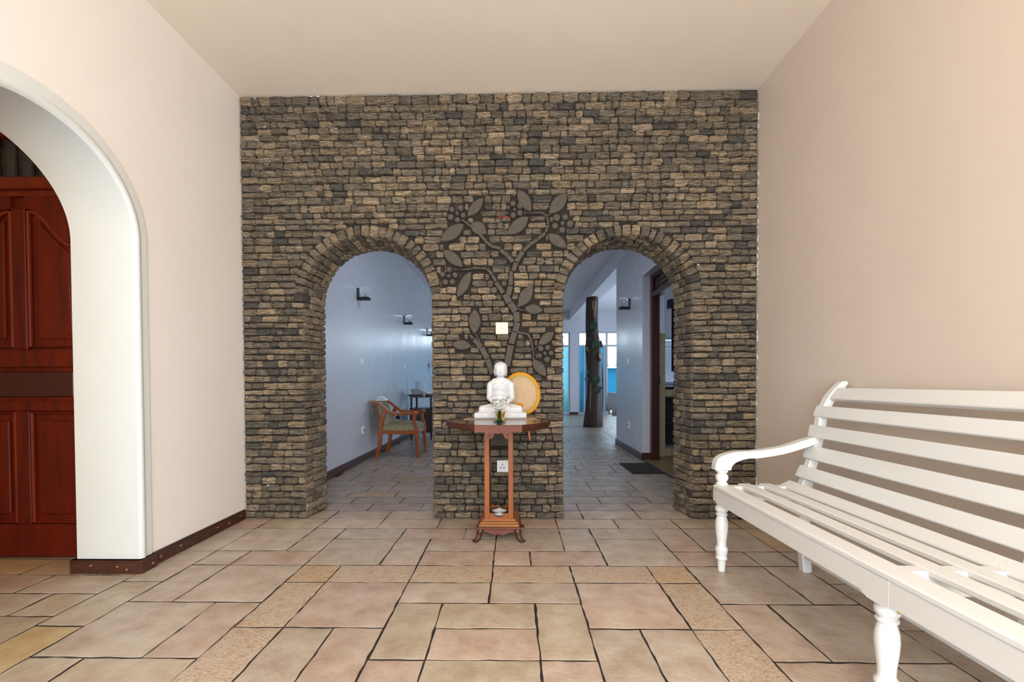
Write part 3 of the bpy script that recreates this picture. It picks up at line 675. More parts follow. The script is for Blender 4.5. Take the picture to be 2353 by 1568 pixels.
for x0, x1, fl_ in ((-2.752, -2.44, False), (-3.145, -2.83, True)):
    P = topcurve(x0, x1, fl_); b = MB(); b.prism(P + [(x1, 2.06), (x0, 2.06)], XZ, DY - .022, DY); ob('top_rail', b, 'door', dt)
    b = MB()                                   # mouldings and raised field
    Q = [(x0 + .012, 1.21)] + [(x1 - .012, 1.21)] + [(min(max(x, x0 + .012), x1 - .012), z_ - .012) for x, z_ in P[::-1]]
    b.tube([(x, DY - .012, z_) for x, z_ in Q], .010, 6, close=True); ob('moulding', b, 'dooredge', dt, smooth=35)
    Q2 = [(x0 + .055, 1.255), (x1 - .055, 1.255)] + [(x0 + (x1 - x0) * (.16 + .68 * i / 8), topcurve(0, 1, fl_)[int(round(14 * (.16 + .68 * i / 8)))][1] - .055) for i in range(8, -1, -1)]
    b = MB(); pillow(b, Q2, DY, DY - .014, .03); ob('field', b, 'door', dt)
for x0, x1 in ((-2.752, -2.44), (-3.145, -2.83)):
    b = MB(); b.tube([(x0 + .010, DY - .012, .21), (x1 - .010, DY - .012, .21), (x1 - .010, DY - .012, .835), (x0 + .010, DY - .012, .835)], .010, 6, close=True); ob('moulding', b, 'dooredge', dt, smooth=35)
    b = MB(); b.box(x0 + .05, x1 - .05, DY - .014, DY, .255, .79, .012); ob('field', b, 'door', dt)
b = MB(); b.box(-3.09, -2.50, DY - .012, DY, .925, 1.07, .01); ob('field', b, 'frame', dt)
b = MB(); b.box(-3.35, -2.31, 2.47, 2.535, 2.092, 2.158, .006); b.box(-3.35, -2.31, 2.50, 2.54, 2.06, 2.092, .003); b.box(-3.35, -3.25, 2.48, 2.54, 0, 2.45, .004); b.box(-2.335, -2.31, 2.48, 2.54, 0, 2.45, .002); b.box(-3.35, -2.31, 2.47, 2.54, 2.385, 2.45, .005)
fr = struct('trim_2', b, 'dooredge')
struct('window_1', MB().box(-3.25, -2.335, 2.525, 2.535, 2.158, 2.385), 'darkglass')
b = MB()
for i in range(9):
    x = -3.2 + i * .098; pr = [(.006, 2.158), (.009, 2.17), (.005, 2.18), (.010, 2.20), (.008, 2.23), (.005, 2.27), (.009, 2.285), (.005, 2.30), (.008, 2.34), (.010, 2.36), (.006, 2.385)]
    b.lathe(pr, x, 2.512, 10)
ob('transom_spindles', b, 'dark', fr, smooth=True)

# ------------------------------------------------------------------ rear rooms
YR = 13.6; ZR = 3.05; XRL = -1.92; XRR = 1.64; YE = 7.2
# rear left wall, ceilings, beam
struct('wall_rear_left', MB().box(XRL - .15, XRL, YB, YR + .2, 0, 3.3), 'rearpaint')
struct('ceiling_rear', MB().box(-2.1, 5.2, YB - .1, YR + .2, 3.13, 3.3), 'rearceil')
struct('beam_ceiling', MB().box(1.68, 1.95, YB, YR, 2.85, 3.14), 'rearceil')
# right partition: runs to the kitchen doorway, thick
struct('wall_partition', MB().box(XRR, 1.845, 5.75, YE, 0, 2.86).box(XRR, 1.845, 4.35, 5.75, 2.335, 2.86).box(XRR, 1.845, YB, 4.35, 0, 2.86).box(1.70, 1.845, YB, YE, 2.84, 3.14), 'rearpaint')
struct('wall_dining_right', MB().box(5.0, 5.15, YB, YR + .2, 0, .9).box(5.0, 5.15, YB, YR + .2, 2.5, 3.3).box(5.0, 5.15, YB, 8.4, 0, 3.3).box(5.0, 5.15, 12.0, YR + .2, 0, 3.3), 'rearpaint')
struct('wall_dining_near', MB().box(1.84, 5.1, 7.0, 7.2, 0, 3.2), 'rearpaint')
skirt('baseboard_rear_left', [((XRL - .01, YB + .01), (XRL + .016, YR))], h=.085)
skirt('baseboard_rear_right', [((XRR - .016, 5.74), (XRR + .01, YE + .015)), ((XRR - .014, 5.728), (1.80, 5.76)), ((XRR - .016, YB), (XRR + .01, 4.36))], h=.085)
# far wall with glazed openings
units = [(-1.75, -.10), (.05, 1.70), (1.945, 3.60), (3.8, 4.85)]
b = MB(); xs = [-2.1] + [v for u in units for v in u] + [5.2]
for i in range(0, len(xs), 2): b.box(xs[i], xs[i + 1], YR, YR + .2, 0, 3.3)
for a, c_ in units: b.box(a, c_, YR, YR + .2, 2.50, 3.3)
struct('wall_far', b, 'rearpaint')
skirt('baseboard_far', [((1.70, YR - .02), (1.945, YR + .01)), ((-.1, YR - .02), (.05, YR + .01))], h=.075)
for i, (a, c_) in enumerate(units):
    b = MB(); f = .045; mid = (a + c_) / 2 + .03; y0, y1 = YR + .02, YR + .07
    for x in (a, c_ - f): b.box(x, x + f, y0, y1, 0, 2.5, .004)
    b.box(a, c_, y0 + .004, y1 - .004, 2.455, 2.5, .004); b.box(a, c_, y0 + .004, y1 - .004, 2.05, 2.11, .004); b.box(a, c_, y0 + .004, y1 - .004, 0, .06, .004)
    b.box(mid - f / 2, mid + f, y0 + .001, y1 - .001, .05, 2.47, .004)
    third = a + (c_ - a) * .10
    b.box(third, third + .05, y0, y1, .05, 2.06, .004); b.box(mid - .09, mid - .04, y0, y1, .05, 2.06, .004)
    wn_ = struct('window_%d' % (i + 2), b, 'alu')
    ob('transom_panes', MB().box(a + f, c_ - f, YR + .04, YR + .046, 2.11, 2.455), 'pane', wn_)
    ob('frosted_door_pane', MB().box(a + .03, mid, YR + .04, YR + .05, .06, 2.05), 'frost', wn_)
    ob('clear_door_pane', MB().box(mid + f, c_ - f, YR + .04, YR + .046, .06, 2.05), 'pane' if i == 2 else 'frost2', wn_)
    ob('handle', MB().box(third + .06, third + .075, YR - .01, YR + .02, 1.0, 1.12, .003), 'black', wn_)
# yard outside
struct('ground_yard', MB().box(-14, 16, YR + .2, 40, -.3, -.06), 'ground')
bl = thing('outbuilding', 'bright blue outbuilding with a corrugated roof seen through the far window', 'building', loc=(3.5, 18, 0))
def offs(o, loc): o.matrix_parent_inverse = Matrix.Translation(-Vector(loc)); return o
offs(ob('wall', MB().box(3.1, 4.30, 17.5, 21, -.06, 1.52), 'bluewall', bl), (3.5, 18, 0))
offs(ob('side_wall', MB().box(4.30, 7.5, 17.6, 21, -.06, 1.56), 'pinkwall', bl), (3.5, 18, 0))
b = MB(); n = 60; vs = []
for i in range(n + 1):
    x = 2.9 + 4.7 * i / n; dz = .035 * math.sin(i * PI / 2 * 1.0 + .7)
    vs += [(x, 17.2, 1.60 + dz), (x, 21.2, 1.95 + dz), (x, 17.2, 1.585 + dz), (x, 21.2, 1.935 + dz)]
fs = []
for i in range(n): a = i * 4; fs += [(a, a + 4, a + 5, a + 1), (a + 2, a + 3, a + 7, a + 6), (a, a + 2, a + 6, a + 4), (a + 1, a + 5, a + 7, a + 3)]
b.add(vs, fs); offs(ob('roof', b, 'roofmetal', bl, label='grey-blue corrugated sheet roof'), (3.5, 18, 0))

# kitchen beyond the doorway
struct('floor_kitchen', MB().box(XRR + .005, 5.0, 4.35, 7.0, -.004, .004), 'kfloor')
struct('wall_kitchen_back', MB().box(1.845, 1.985, 5.95, 7.1, 0, 3.1).box(1.98, 2.16, 6.75, 7.0, 0, 3.1).box(2.62, 5.0, 6.75, 7.0, 0, 3.1).box(2.16, 2.62, 6.75, 7.0, 0, .98).box(2.16, 2.62, 6.75, 7.0, 1.62, 3.1), 'rearceil')
ob_ = struct('wall_kitchen_near', MB().box(1.845, 5.0, 4.2, 4.35, 0, 3.1).box(4.95, 5.0, 4.3, 6.9, 0, 3.1), 'rearceil')
struct('trim_3', MB().box(1.845, 1.99, 5.93, 5.952, 0, 1.63), 'ktile')
kw = struct('window_6', MB().box(2.14, 2.16, 6.72, 6.78, .96, 1.64).box(2.62, 2.64, 6.72, 6.78, .96, 1.64).box(2.14, 2.64, 6.72, 6.78, 1.62, 1.65).box(2.14, 2.64, 6.70, 6.78, .95, .985).box(2.16, 2.62, 6.73, 6.76, 1.50, 1.515), 'alu')
area('kitchen_daylight', (2.39, 6.98, 1.3), (2.39, 5, 1.25), .46, .6, 1.2, (0.6, 0.82, 1.0))
ct = thing('kitchen_counter', 'cream tiled kitchen counter with dark open shelf below, seen through the doorway', 'counter', loc=(3.0, 6.3, 0))
K = (3.0, 6.3, 0)
offs(ob('worktop', MB().box(2.01, 4.0, 5.97, 6.72, .79, .885, .004), 'ktile', ct), K)
offs(ob('plinth', MB().box(2.01, 4.0, 6.0, 6.72, .006, .11), 'ktile', ct), K)
offs(ob('shelf', MB().box(2.01, 4.0, 6.05, 6.72, .42, .45), 'dark', ct), K)
offs(ob('cupboard_back', MB().box(2.01, 4.0, 6.3, 6.72, .11, .79), 'black', ct), K)
offs(ob('sink_rim', MB().box(2.05, 2.6, 6.1, 6.6, .885, .93, .01), 'black', ct), K)
cu = thing('curtain', 'black curtain hanging from a small boxed rail beside the kitchen window', 'curtain', loc=(2.2, 6.0, 1.1)); K2 = (2.2, 6.0, 1.1)
b = MB()
for i in range(7): b.box(2.110 + i * .05, 2.156 + i * .05, 6.02 + (i % 2) * .02, 6.05 + (i % 2) * .02, 1.13, 2.03, .006)
offs(ob('cloth', b, 'curtain', cu), K2); offs(ob('pelmet', MB().box(2.07, 2.7, 5.99, 6.11, 1.97, 2.09, .004), 'black', cu), K2)

# kitchen doorway: timber frame set back in the thick wall, spindle transom
DX0, DX1 = 1.735, 1.83
b = MB(); b.box(DX0, DX1, 5.66, 5.745, 0, 2.33, .004); b.box(DX0, DX1, 4.355, 4.43, 0, 2.33, .004); b.box(DX0, DX1, 4.43, 5.66, 2.055, 2.115, .004); b.box(DX0, DX1, 4.43, 5.66, 2.29, 2.333, .004)
df = struct('door_2', b, 'frame')
b = MB()
for i in range(22):
    y = 4.47 + i * .055; b.lathe([(.006, 2.115), (.011, 2.13), (.006, 2.145), (.012, 2.17), (.006, 2.20), (.012, 2.23), (.006, 2.255), (.010, 2.275), (.006, 2.29)], 1.78, y, 8)
ob('transom_spindles', b, 'frame', df, smooth=True)
ob('hinge', MB().box(DX1 - .012, DX1 + .004, 5.650, 5.66, .96, 1.06, .001), 'black', df)

mt = MB(); mt.box(1.275, 1.63, 4.84, 5.44, .0005, .012, .004); tag(ob('doormat', mt, 'mat'), 'dark brown rectangular doormat on the tiles by the kitchen doorway', 'mat')

# ------------------------------------------------------------------ tree-trunk column in the dining room
TC = (1.755, 9.93, 0)
tr = thing('tree_trunk_column', 'brown painted tree-trunk column with green vine leaves under the ceiling beam', 'column', loc=TC)
b = MB(); vs = []; fs = []; n = 36; zs = [0, .03, .15, .3, .5, .7, .9, 1.1, 1.3, 1.5, 1.7, 1.8, 1.95, 2.1, 2.3, 2.5, 2.7, 2.846]
rad = {0: .205, .03: .207, .15: .20, .3: .19, .5: .18, .7: .165, .9: .158, 1.1: .158, 1.3: .160, 1.5: .164, 1.7: .166, 1.8: .163, 1.95: .148, 2.1: .135, 2.3: .132, 2.5: .13, 2.7: .13, 2.846: .13}
for z_ in zs:
    for k in range(n):
        a = 2 * PI * k / n; r = rad[z_] * (1 + .05 * math.sin(3 * a + z_ * 2) + .035 * math.sin(7 * a - z_ * 3) + .02 * math.sin(13 * a + z_ * 5))
        cx = .015 * math.sin(z_ * 2.1) - (.0 if z_ < 2 else .012)
        vs.append((TC[0] + cx + r * math.cos(a), TC[1] + r * math.sin(a), z_))
for i in range(len(zs) - 1):
    for k in range(n): k2 = (k + 1) % n; fs.append((i * n + k, i * n + k2, (i + 1) * n + k2, (i + 1) * n + k))
b.add(vs, fs)
offs(ob('trunk', b, 'trunk', tr, smooth=True), TC)
def knob_(x, z_, r, ang):
    d = Vector((math.sin(ang), -math.cos(ang), .25)).normalized(); s_ = d.cross(Vector((0, 0, 1))).normalized(); u_2 = s_.cross(d)
    o = Vector((TC[0], TC[1], z_)) + d * .132
    f = lambda X, Y, Z: tuple(o + s_ * X + u_2 * Y * 1.4 + d * Z)
    b = MB(); b.lathe([(r * 1.25, 0), (r * 1.15, .04), (r, .065), (r * .86, .068)], n=18, axis=f, cap=True); q = offs(ob('branch_stub', b, 'trunk', tr, smooth=30), TC)
    b = MB(); b.lathe([(r * .84, .066), (r * .5, .070), (.004, .071)], n=18, axis=f); k = ob('cut_face', b, 'woodcut', q, smooth=True)
    k.matrix_parent_inverse = q.matrix_parent_inverse.copy() if False else Matrix.Identity(4)
knob_(0, 1.66, .055, -.95); knob_(0, 1.50, .062, .72); knob_(0, 1.78, .05, 1.35)
b = MB(); b.tube([(1.665, 9.79, .02), (1.668, 9.785, .5), (1.672, 9.79, .9), (1.68, 9.80, 1.05)], [.022, .02, .014, .003], 8); offs(ob('pale_split', b, 'woodcut', tr, smooth=True, label='pale split strip low on the trunk'), TC)
b = MB(); pillow(b, [(1.71, 2.76), (1.80, 2.76), (1.795, 2.6), (1.775, 2.5), (1.78, 2.42), (1.75, 2.38), (1.725, 2.44), (1.735, 2.52), (1.705, 2.62)], TC[1] - .10, TC[1] - .137, .01); offs(ob('pale_patch', b, 'woodcut', tr, smooth=True, label='pale bare patch near the top'), TC)
def vineleaf(x, z_, s_, yf, ang):
    b = MB(); P = []
    for i in range(20):
        a = 2 * PI * i / 20; r = s_ * (1 - .22 * abs(math.sin(a * 3.5)) ** 2) * (1.05 + .25 * math.cos(a - PI / 2))
        if abs(a - PI / 2) < .2: r *= .5
        P.append((x + r * math.cos(a + ang) * .85, z_ + r * math.sin(a + ang)))
    pillow(b, P, yf + .02, yf, s_ * .3); offs(ob('vine_leaf', b, 'green', tr, smooth=35), TC)
for x, z_, s_ in ((1.735, 2.22, .10), (1.785, 1.81, .11), (1.66, 1.92, .05), (1.79, 1.06, .10), (1.83, .83, .085), (1.645, 1.22, .06), (1.635, 1.05, .05), (1.90, .86, .04), (1.72, 2.05, .04)):
    vineleaf(x, z_, s_, TC[1] - math.sqrt(max(.001, .172 ** 2 - (x - 1.765) ** 2)) - .012, random.uniform(-.5, .5) + PI)
b = MB(); b.tube(catmull([(1.70, 9.79, 2.3), (1.75, 9.775, 2.1), (1.79, 9.765, 1.85), (1.72, 9.765, 1.6), (1.66, 9.79, 1.3), (1.69, 9.77, 1.1), (1.78, 9.745, .95), (1.82, 9.745, .7)], 8), .005, 6); offs(ob('vine_stem', b, 'green', tr, smooth=True), TC)

# draped table at the right of the dining room
t = thing('dining_table', 'table half hidden behind the right partition, white pedestal leg', 'table', loc=(2.3, 8.0, 0)); K = (2.3, 8.0, 0)
offs(ob('tabletop', MB().box(1.80, 3.2, 7.7, 8.5, .755, .785, .004), 'dark', t), K)
for x in (1.80, 3.0): offs(ob('leg', MB().box(x, x + .12, 7.75, 7.9, .0, .755, .01), 'alu', t), K)
b = MB(); n = 40; top = []; bot = []
import bmesh
for i in range(n):
    a = i / n * 4; s_, fr_ = int(a), a - int(a); cs = [(1.78, 7.68), (3.22, 7.68), (3.22, 8.52), (1.78, 8.52)]
    p, q = cs[s_], cs[(s_ + 1) % 4]; x, y = p[0] + (q[0] - p[0]) * fr_, p[1] + (q[1] - p[1]) * fr_
    cx, cy = 2.5, 8.1; k = 1 + .05 * math.sin(i * 2.1) + .04; h = .40 + .06 * math.sin(i * 1.3) - (.10 if s_ == fr_ else 0)
    top.append((x, y, .792)); bot.append((cx + (x - cx) * k, cy + (y - cy) * (k + .06), h + .04))
vs = top + [((a[0] + b_[0]) / 2 + (a[0] - 2.5) * .02, (a[1] + b_[1]) / 2, (a[2] + b_[2]) / 2) for a, b_ in zip(top, bot)] + bot
fs = [tuple(range(n))] + [(r * n + i, r * n + (i + 1) % n, (r + 1) * n + (i + 1) % n, (r + 1) * n + i) for r in range(2) for i in range(n)]
b.add(vs, fs); o = ob('tablecloth', b, 'cloth', smooth=50); md = o.modifiers.new('s', 'SOLIDIFY'); md.thickness = .003
tag(o, 'white cloth hanging over the half-hidden dining table', 'tablecloth')

# ------------------------------------------------------------------ wall lamps, switches and sockets in the rear room
def sconce(x, y, z_, sgn, label):
    t = thing('wall_lamp', label, 'wall lamp', 'wall lamps with glass globes', (x, y, z_))
    def P(o): o.matrix_parent_inverse = Matrix.Identity(4); return o
    P(ob('back_plate', MB().box(0, sgn * .012, -.035, .035, 0, .15, .003), 'black', t))
    P(ob('arm', MB().box(0, sgn * .15, -.045, .045, 0, .035, .008), 'black', t))
    b = MB(); b.ell((sgn * .095, 0, .105), (.07, .07, .07), 28, 16); P(ob('globe', b, 'bulbglass', t, smooth=True, fix=False))
    b = MB(); b.lathe([(.012, .035), (.012, .065)], sgn * .095, 0, 12); P(ob('bulb_socket', b, 'grey', t, smooth=True)); b = MB(); b.lathe([(.010, .066), (.019, .085), (.021, .10), (.014, .12), (.004, .125)], sgn * .095, 0, 14); P(ob('bulb', b, 'bulbglass', t, smooth=True)); b = MB(); b.tube([(sgn * .087, 0, .09), (sgn * .095, 0, .10), (sgn * .103, 0, .09)], .0015, 6); P(ob('filament', b, 'amber', t))
sconce(XRL, 5.52, 2.015, 1, 'black wall lamp with glass globe on the left wall, the nearest of its row')
sconce(XRL, 7.86, 2.015, 1, 'black wall lamp with glass globe on the left wall, second from the arch')
sconce(XRL, 9.95, 2.025, 1, 'black wall lamp half hidden by the stone pillar, farthest along the left wall')
sconce(XRR, 6.38, 2.015, -1, 'black wall lamp with glass globe on the right partition by the kitchen doorway')
def plate(name, x, y, z_, sgn, label, cat, w_=.045, h=.09):
    t = thing(name, label, cat, None, (x, y, z_))
    o = ob('plate', MB().box(0, sgn * .012, -w_, w_, -h / 2, h / 2, .003), 'ivory', t)
    for k in (-1, 1): ob('rocker', MB().box(sgn * .011, sgn * .017, k * w_ * .45 - .012, k * w_ * .45 + .012, -.018, .018, .002), 'ivory' if name == 'light_switch' else 'grey', t)
plate('light_switch', XRL, 5.64, 1.262, 1, 'white light switch on the left wall below the nearest wall lamp', 'switch')
plate('light_switch', XRL, 7.86, 1.268, 1, 'white light switch on the left wall below the second wall lamp', 'switch', .04, .085)
plate('wall_socket', XRL, 5.66, .393, 1, 'white wall socket low on the left wall beside the armchair', 'socket')
plate('light_switch', XRR, 6.46, 1.285, -1, 'white light switch on the right partition below its wall lamp', 'switch')
plate('wall_socket', XRR, 6.42, .380, -1, 'white wall socket low on the right partition', 'socket')
plate('wall_socket', XRL, 7.30, .44, 1, 'wall socket with plugs low on the left wall between armchair and side table', 'socket')
t = thing('wall_thermostat', 'small grey box with a hanging key tag on the left wall above the side table', 'wall box', None, (XRL, 10.1, 1.36))
ob('case', MB().box(0, .03, -.07, .07, -.02, .06, .005), 'grey', t); ob('hanging_tag', MB().box(.005, .012, -.012, .012, -.12, -.02, .002), 'grey', t)
b = MB(); b.box(XRL, XRL + .06, 7.24, 7.30, .40, .46, .006); b.tube(catmull([(XRL + .05, 7.27, .42), (XRL + .07, 7.28, .30), (XRL + .04, 7.3, .18), (XRL + .08, 7.4, .06)], 6), .004, 6)
tag(ob('power_plug', b, 'black', smooth=35), 'black plug with its lead in the low socket near the side table', 'plug')
b = MB(); b.tube(catmull([(XRL + .006, 7.2, .97), (XRL + .02, 7.25, .88), (XRL + .05, 7.4, .72), (XRL + .03, 7.35, .60), (XRL + .03, 7.28, .46)], 8), .0035, 6)
tag(ob('cable', b, 'grey', smooth=True), 'thin grey cable drooping down the left wall behind the side table', 'cable')

# ------------------------------------------------------------------ armchair by the left wall
CY0, CY1 = 5.875, 6.41
ac = thing('armchair', 'wooden armchair with olive brocade seat and back against the left wall', 'chair', None, (-1.55, 6.14, 0)); K = (-1.55, 6.14, 0)
def cz(zx, zy): return (-2.009 + .000768 * zx, 1.111 - .000771 * zy)
def cpart(name, mb, m='chairwood', **k): return offs(ob(name, mb, m, ac, **k), K)
LEGF = ([(945, 665), (905, 720), (905, 820), (945, 950), (945, 1100), (955, 1270), (975, 1440)], [.045, .045, .046, .048, .046, .040, .038])
LEGB = ([(415, 600), (375, 700), (330, 850), (312, 1000), (305, 1150), (280, 1300), (240, 1440)], [.046, .048, .052, .054, .052, .048, .044])
ARM = ([(135, 487), (210, 478), (300, 510), (400, 590), (480, 650), (560, 680), (700, 683), (850, 683), (968, 672)], [.030, .030, .034, .038, .038, .034, .034, .036, .036])
POST = ([(190, 500), (225, 620), (265, 730), (300, 830)], [.016, .016, .016, .016])
for y0 in (CY0, CY1 - .04):
    for nm, (P, W_) in (('leg', LEGF), ('leg', LEGB), ('armrest', ARM), ('back_post', POST)):
        b = MB(); k = .004 if nm == 'armrest' else .0
        ribbon(b, [cz(*p) for p in P], W_, XZ, y0 - k, y0 + .04 + k, 5, .006); cpart(nm, b, smooth=40)
b = MB()
for y0 in (CY0 + .004, CY1 - .034): b.box(cz(320, 0)[0], cz(930, 0)[0], y0, y0 + .03, cz(0, 1035)[1], cz(0, 975)[1], .003)
b.box(cz(925, 0)[0], cz(962, 0)[0], CY0 + .03, CY1 - .03, cz(0, 1035)[1], cz(0, 975)[1], .003); b.box(cz(310, 0)[0], cz(340, 0)[0], CY0 + .03, CY1 - .03, cz(0, 1035)[1], cz(0, 975)[1], .003)
cpart('seat_rail', b)
b = MB(); b.box(cz(140, 0)[0], cz(175, 0)[0], CY0 + .03, CY1 - .03, .728, .752, .006); cpart('top_rail', b)
b = MB(); nx, ny = 14, 12; vs = []; x0, x1 = cz(345, 0)[0], cz(950, 0)[0]; zb, zt = cz(0, 972)[1], cz(0, 835)[1]
for i in range(nx + 1):
    for j in range(ny + 1):
        u, v = i / nx, j / ny; h = (1 - abs(2 * u - 1) ** 4) * (1 - abs(2 * v - 1) ** 4); vs.append((x0 + (x1 - x0) * u, CY0 + .035 + (CY1 - CY0 - .07) * v, zb + .055 + (zt - zb - .055) * h ** .5))
for i in range(nx + 1):
    for j in range(ny + 1):
        u, v = i / nx, j / ny; vs.append((x0 + (x1 - x0) * u, CY0 + .035 + (CY1 - CY0 - .07) * v, zb))
q = lambda i, j, t=0: t * (nx + 1) * (ny + 1) + i * (ny + 1) + j
fs = []
for i in range(nx):
    for j in range(ny): fs += [(q(i, j), q(i + 1, j), q(i + 1, j + 1), q(i, j + 1)), (q(i, j, 1), q(i, j + 1, 1), q(i + 1, j + 1, 1), q(i + 1, j, 1))]
for i in range(nx): fs += [(q(i, 0), q(i, 0, 1), q(i + 1, 0, 1), q(i + 1, 0)), (q(i, ny), q(i + 1, ny), q(i + 1, ny, 1), q(i, ny, 1))]
for j in range(ny): fs += [(q(0, j), q(0, j + 1), q(0, j + 1, 1), q(0, j, 1)), (q(nx, j), q(nx, j, 1), q(nx, j + 1, 1), q(nx, j + 1))]
b.add(vs, fs); cpart('seat', b, 'fabric', smooth=60)
b = MB(); P = [cz(205, 510), cz(240, 640), cz(290, 770), cz(335, 880), cz(360, 960)]; ribbon(b, [(p[0] + .034, p[1]) for p in P], [.045, .06, .072, .075, .055], XZ, CY0 + .045, CY1 - .045, 5, .02); cpart('backrest', b, 'fabric', smooth=60)
b = MB(); b.tube(catmull([(-1.845, 6.08, .752), (-1.845, 6.05, .79), (-1.79, 6.02, .80), (-1.74, 6.02, .785), (-1.715, 6.04, .756)], 6), [.010] * 25, 8); b.box(-1.86, -1.72, 6.0, 6.10, .7525, .765, .004)
tag(ob('plastic_handle', b, 'ivory', smooth=40), 'small white curved plastic handle lying on top of the armchair back', 'handle')

# ------------------------------------------------------------------ side table with telephone and router
ST_ = (-1.60, 7.9, 0); sd = thing('side_table', 'dark wooden side cabinet on twisted legs behind the armchair', 'side table', None, ST_)
sp_ = lambda n, m_, mt_, **k: offs(ob(n, m_, mt_, sd, **k), ST_)
x0, x1, y0, y1 = -1.79, -1.40, 7.66, 8.14
sp_('top', MB().box(x0 - .03, x1 + .03, y0 - .03, y1 + .03, .770, .79, .005), 'dark'); sp_('apron', MB().box(x0, x1, y0, y1, .735, .77, .002), 'dark')
sp_('shelf', MB().box(x0 - .005, x1 + .005, y0 - .005, y1 + .005, .535, .55, .003), 'dark')
sp_('cabinet', MB().box(x0, x1, y0, y1, .13, .535, .003), 'dark')
for i in range(3): sp_('door_panel', MB().box(x0 + .02 + i * .12, x0 + .12 + i * .12, y0 - .006, y0, .16, .505, .004), 'dark')
for x in (x0 + .025, x1 - .025):
    for y in (y0 + .025, y1 - .025):
        b = MB()
        b.lathe([(.018 + .006 * math.sin(i * 1.6), .55 + i * .0185 / 2) for i in range(21)], x, y, 12); sp_('twisted_post', b, 'dark', smooth=True)
        b = MB(); b.lathe([(.010, 0), (.016, .015), (.011, .03), (.02, .06), (.014, .08), (.022, .10), (.022, .13)], x, y, 12); sp_('foot', b, 'dark', smooth=True)
tp = thing('telephone', 'grey desk telephone on the dark side table, handset hanging over its edge', 'telephone', None, (-1.66, 7.75, .79)); K = (-1.66, 7.75, .79)
b = MB(); b.prism([(-1.76, .791), (-1.54, .791), (-1.54, .815), (-1.58, .83), (-1.74, .86), (-1.76, .85)], XZ, 7.68, 7.86); offs(ob('base', b, 'grey', tp), K)
b = MB(); b.tube(catmull([(-1.76, 7.66, .85), (-1.72, 7.65, .875), (-1.64, 7.65, .87), (-1.56, 7.62, .83), (-1.53, 7.60, .78), (-1.52, 7.60, .745)], 5), [.02, .022, .024, .024, .018, .014, .013, .013, .013, .013, .013, .013, .013, .013, .013, .014, .016, .018, .02, .022, .022, .022, .02, .018, .016, .014][:26], 10); offs(ob('handset', b, 'grey', tp, smooth=True), K)
rt = thing('router', 'white router with three upright antennas behind the telephone', 'router', None, (-1.62, 8.0, .79)); K = (-1.62, 8.0, .79)
offs(ob('case', MB().box(-1.76, -1.50, 7.93, 8.08, .7905, .82, .006), 'ivory', rt), K)
for x, lean in ((-1.76, 0), (-1.715, 0), (-1.62, .02)): b = MB(); b.tube([(x + lean, 8.06, .81), (x, 8.06, 1.02)], .009, 8); offs(ob('antenna', b, 'ivory' if lean else 'grey', rt), K)

# ------------------------------------------------------------------ white slatted bench
bn = thing('bench', 'long white slatted wooden bench with curved back and turned legs along the right wall', 'bench', None, (1.4, 1.32, 0)); K = (1.4, 1.32, 0)
bp = lambda n, m_, mt_='white', **k: offs(ob(n, m_, mt_, bn, **k), K)
BY0, BY1 = .245, 2.395
SL = [((1.626, .907), (1.672, .964)), ((1.578, .812), (1.600, .869)), ((1.552, .706), (1.565, .768)), ((1.527, .594), (1.549, .662)), ((1.487, .496), (1.515, .556)), ((1.405, .446), (1.463, .474))]
for (xa, za), (xb, zb) in SL:
    dx, dz = xb - xa, zb - za; L = math.hypot(dx, dz); nx, nz = dz / L * .020, -dx / L * .020
    r = .004; ux, uz = dx / L * r, dz / L * r; vx, vz = nx * .2, nz * .2
    P = [(xa + ux, za + uz), (xb - ux, zb - uz), (xb + vx, zb + vz), (xb + nx, zb + nz), (xa + nx, za + nz), (xa + vx, za + vz)]
    b = MB(); b.prism(P, XZ, BY0, BY1); bp('slat', b)
for x0, x1 in ((1.187, 1.250), (1.298, 1.360)):
    b = MB(); b.box(x0, x1, BY0, BY1, .435, .456, .004); bp('slat', b)
b = MB(); b.box(1.048, 1.128, BY0 + .01, BY1 - .02, .434, .457, .006); bp('slat', b)
b = MB(); b.box(1.052, 1.078, BY0 + .03, BY1 - .04, .362, .434, .003); bp('front_rail', b)
b = MB(); b.box(1.505, 1.535, BY0 + .05, BY1 - .05, .075, .105, .003); bp('stretcher', b)
FR = [2.365, 1.32, .275]
LP_ = [(.0165, 0), (.018, .012), (.0205, .058), (.021, .062), (.0285, .066), (.029, .072), (.0255, .077), (.026, .084), (.031, .112), (.031, .122), (.0245, .130), (.0225, .136), (.0235, .16), (.0285, .20), (.0315, .235), (.030, .262), (.0245, .286), (.0215, .293), (.0285, .297), (.029, .303), (.0215, .307), (.023, .31), (.030, .318), (.0325, .328), (.030, .340), (.022, .347), (.026, .352), (.027, .362)]
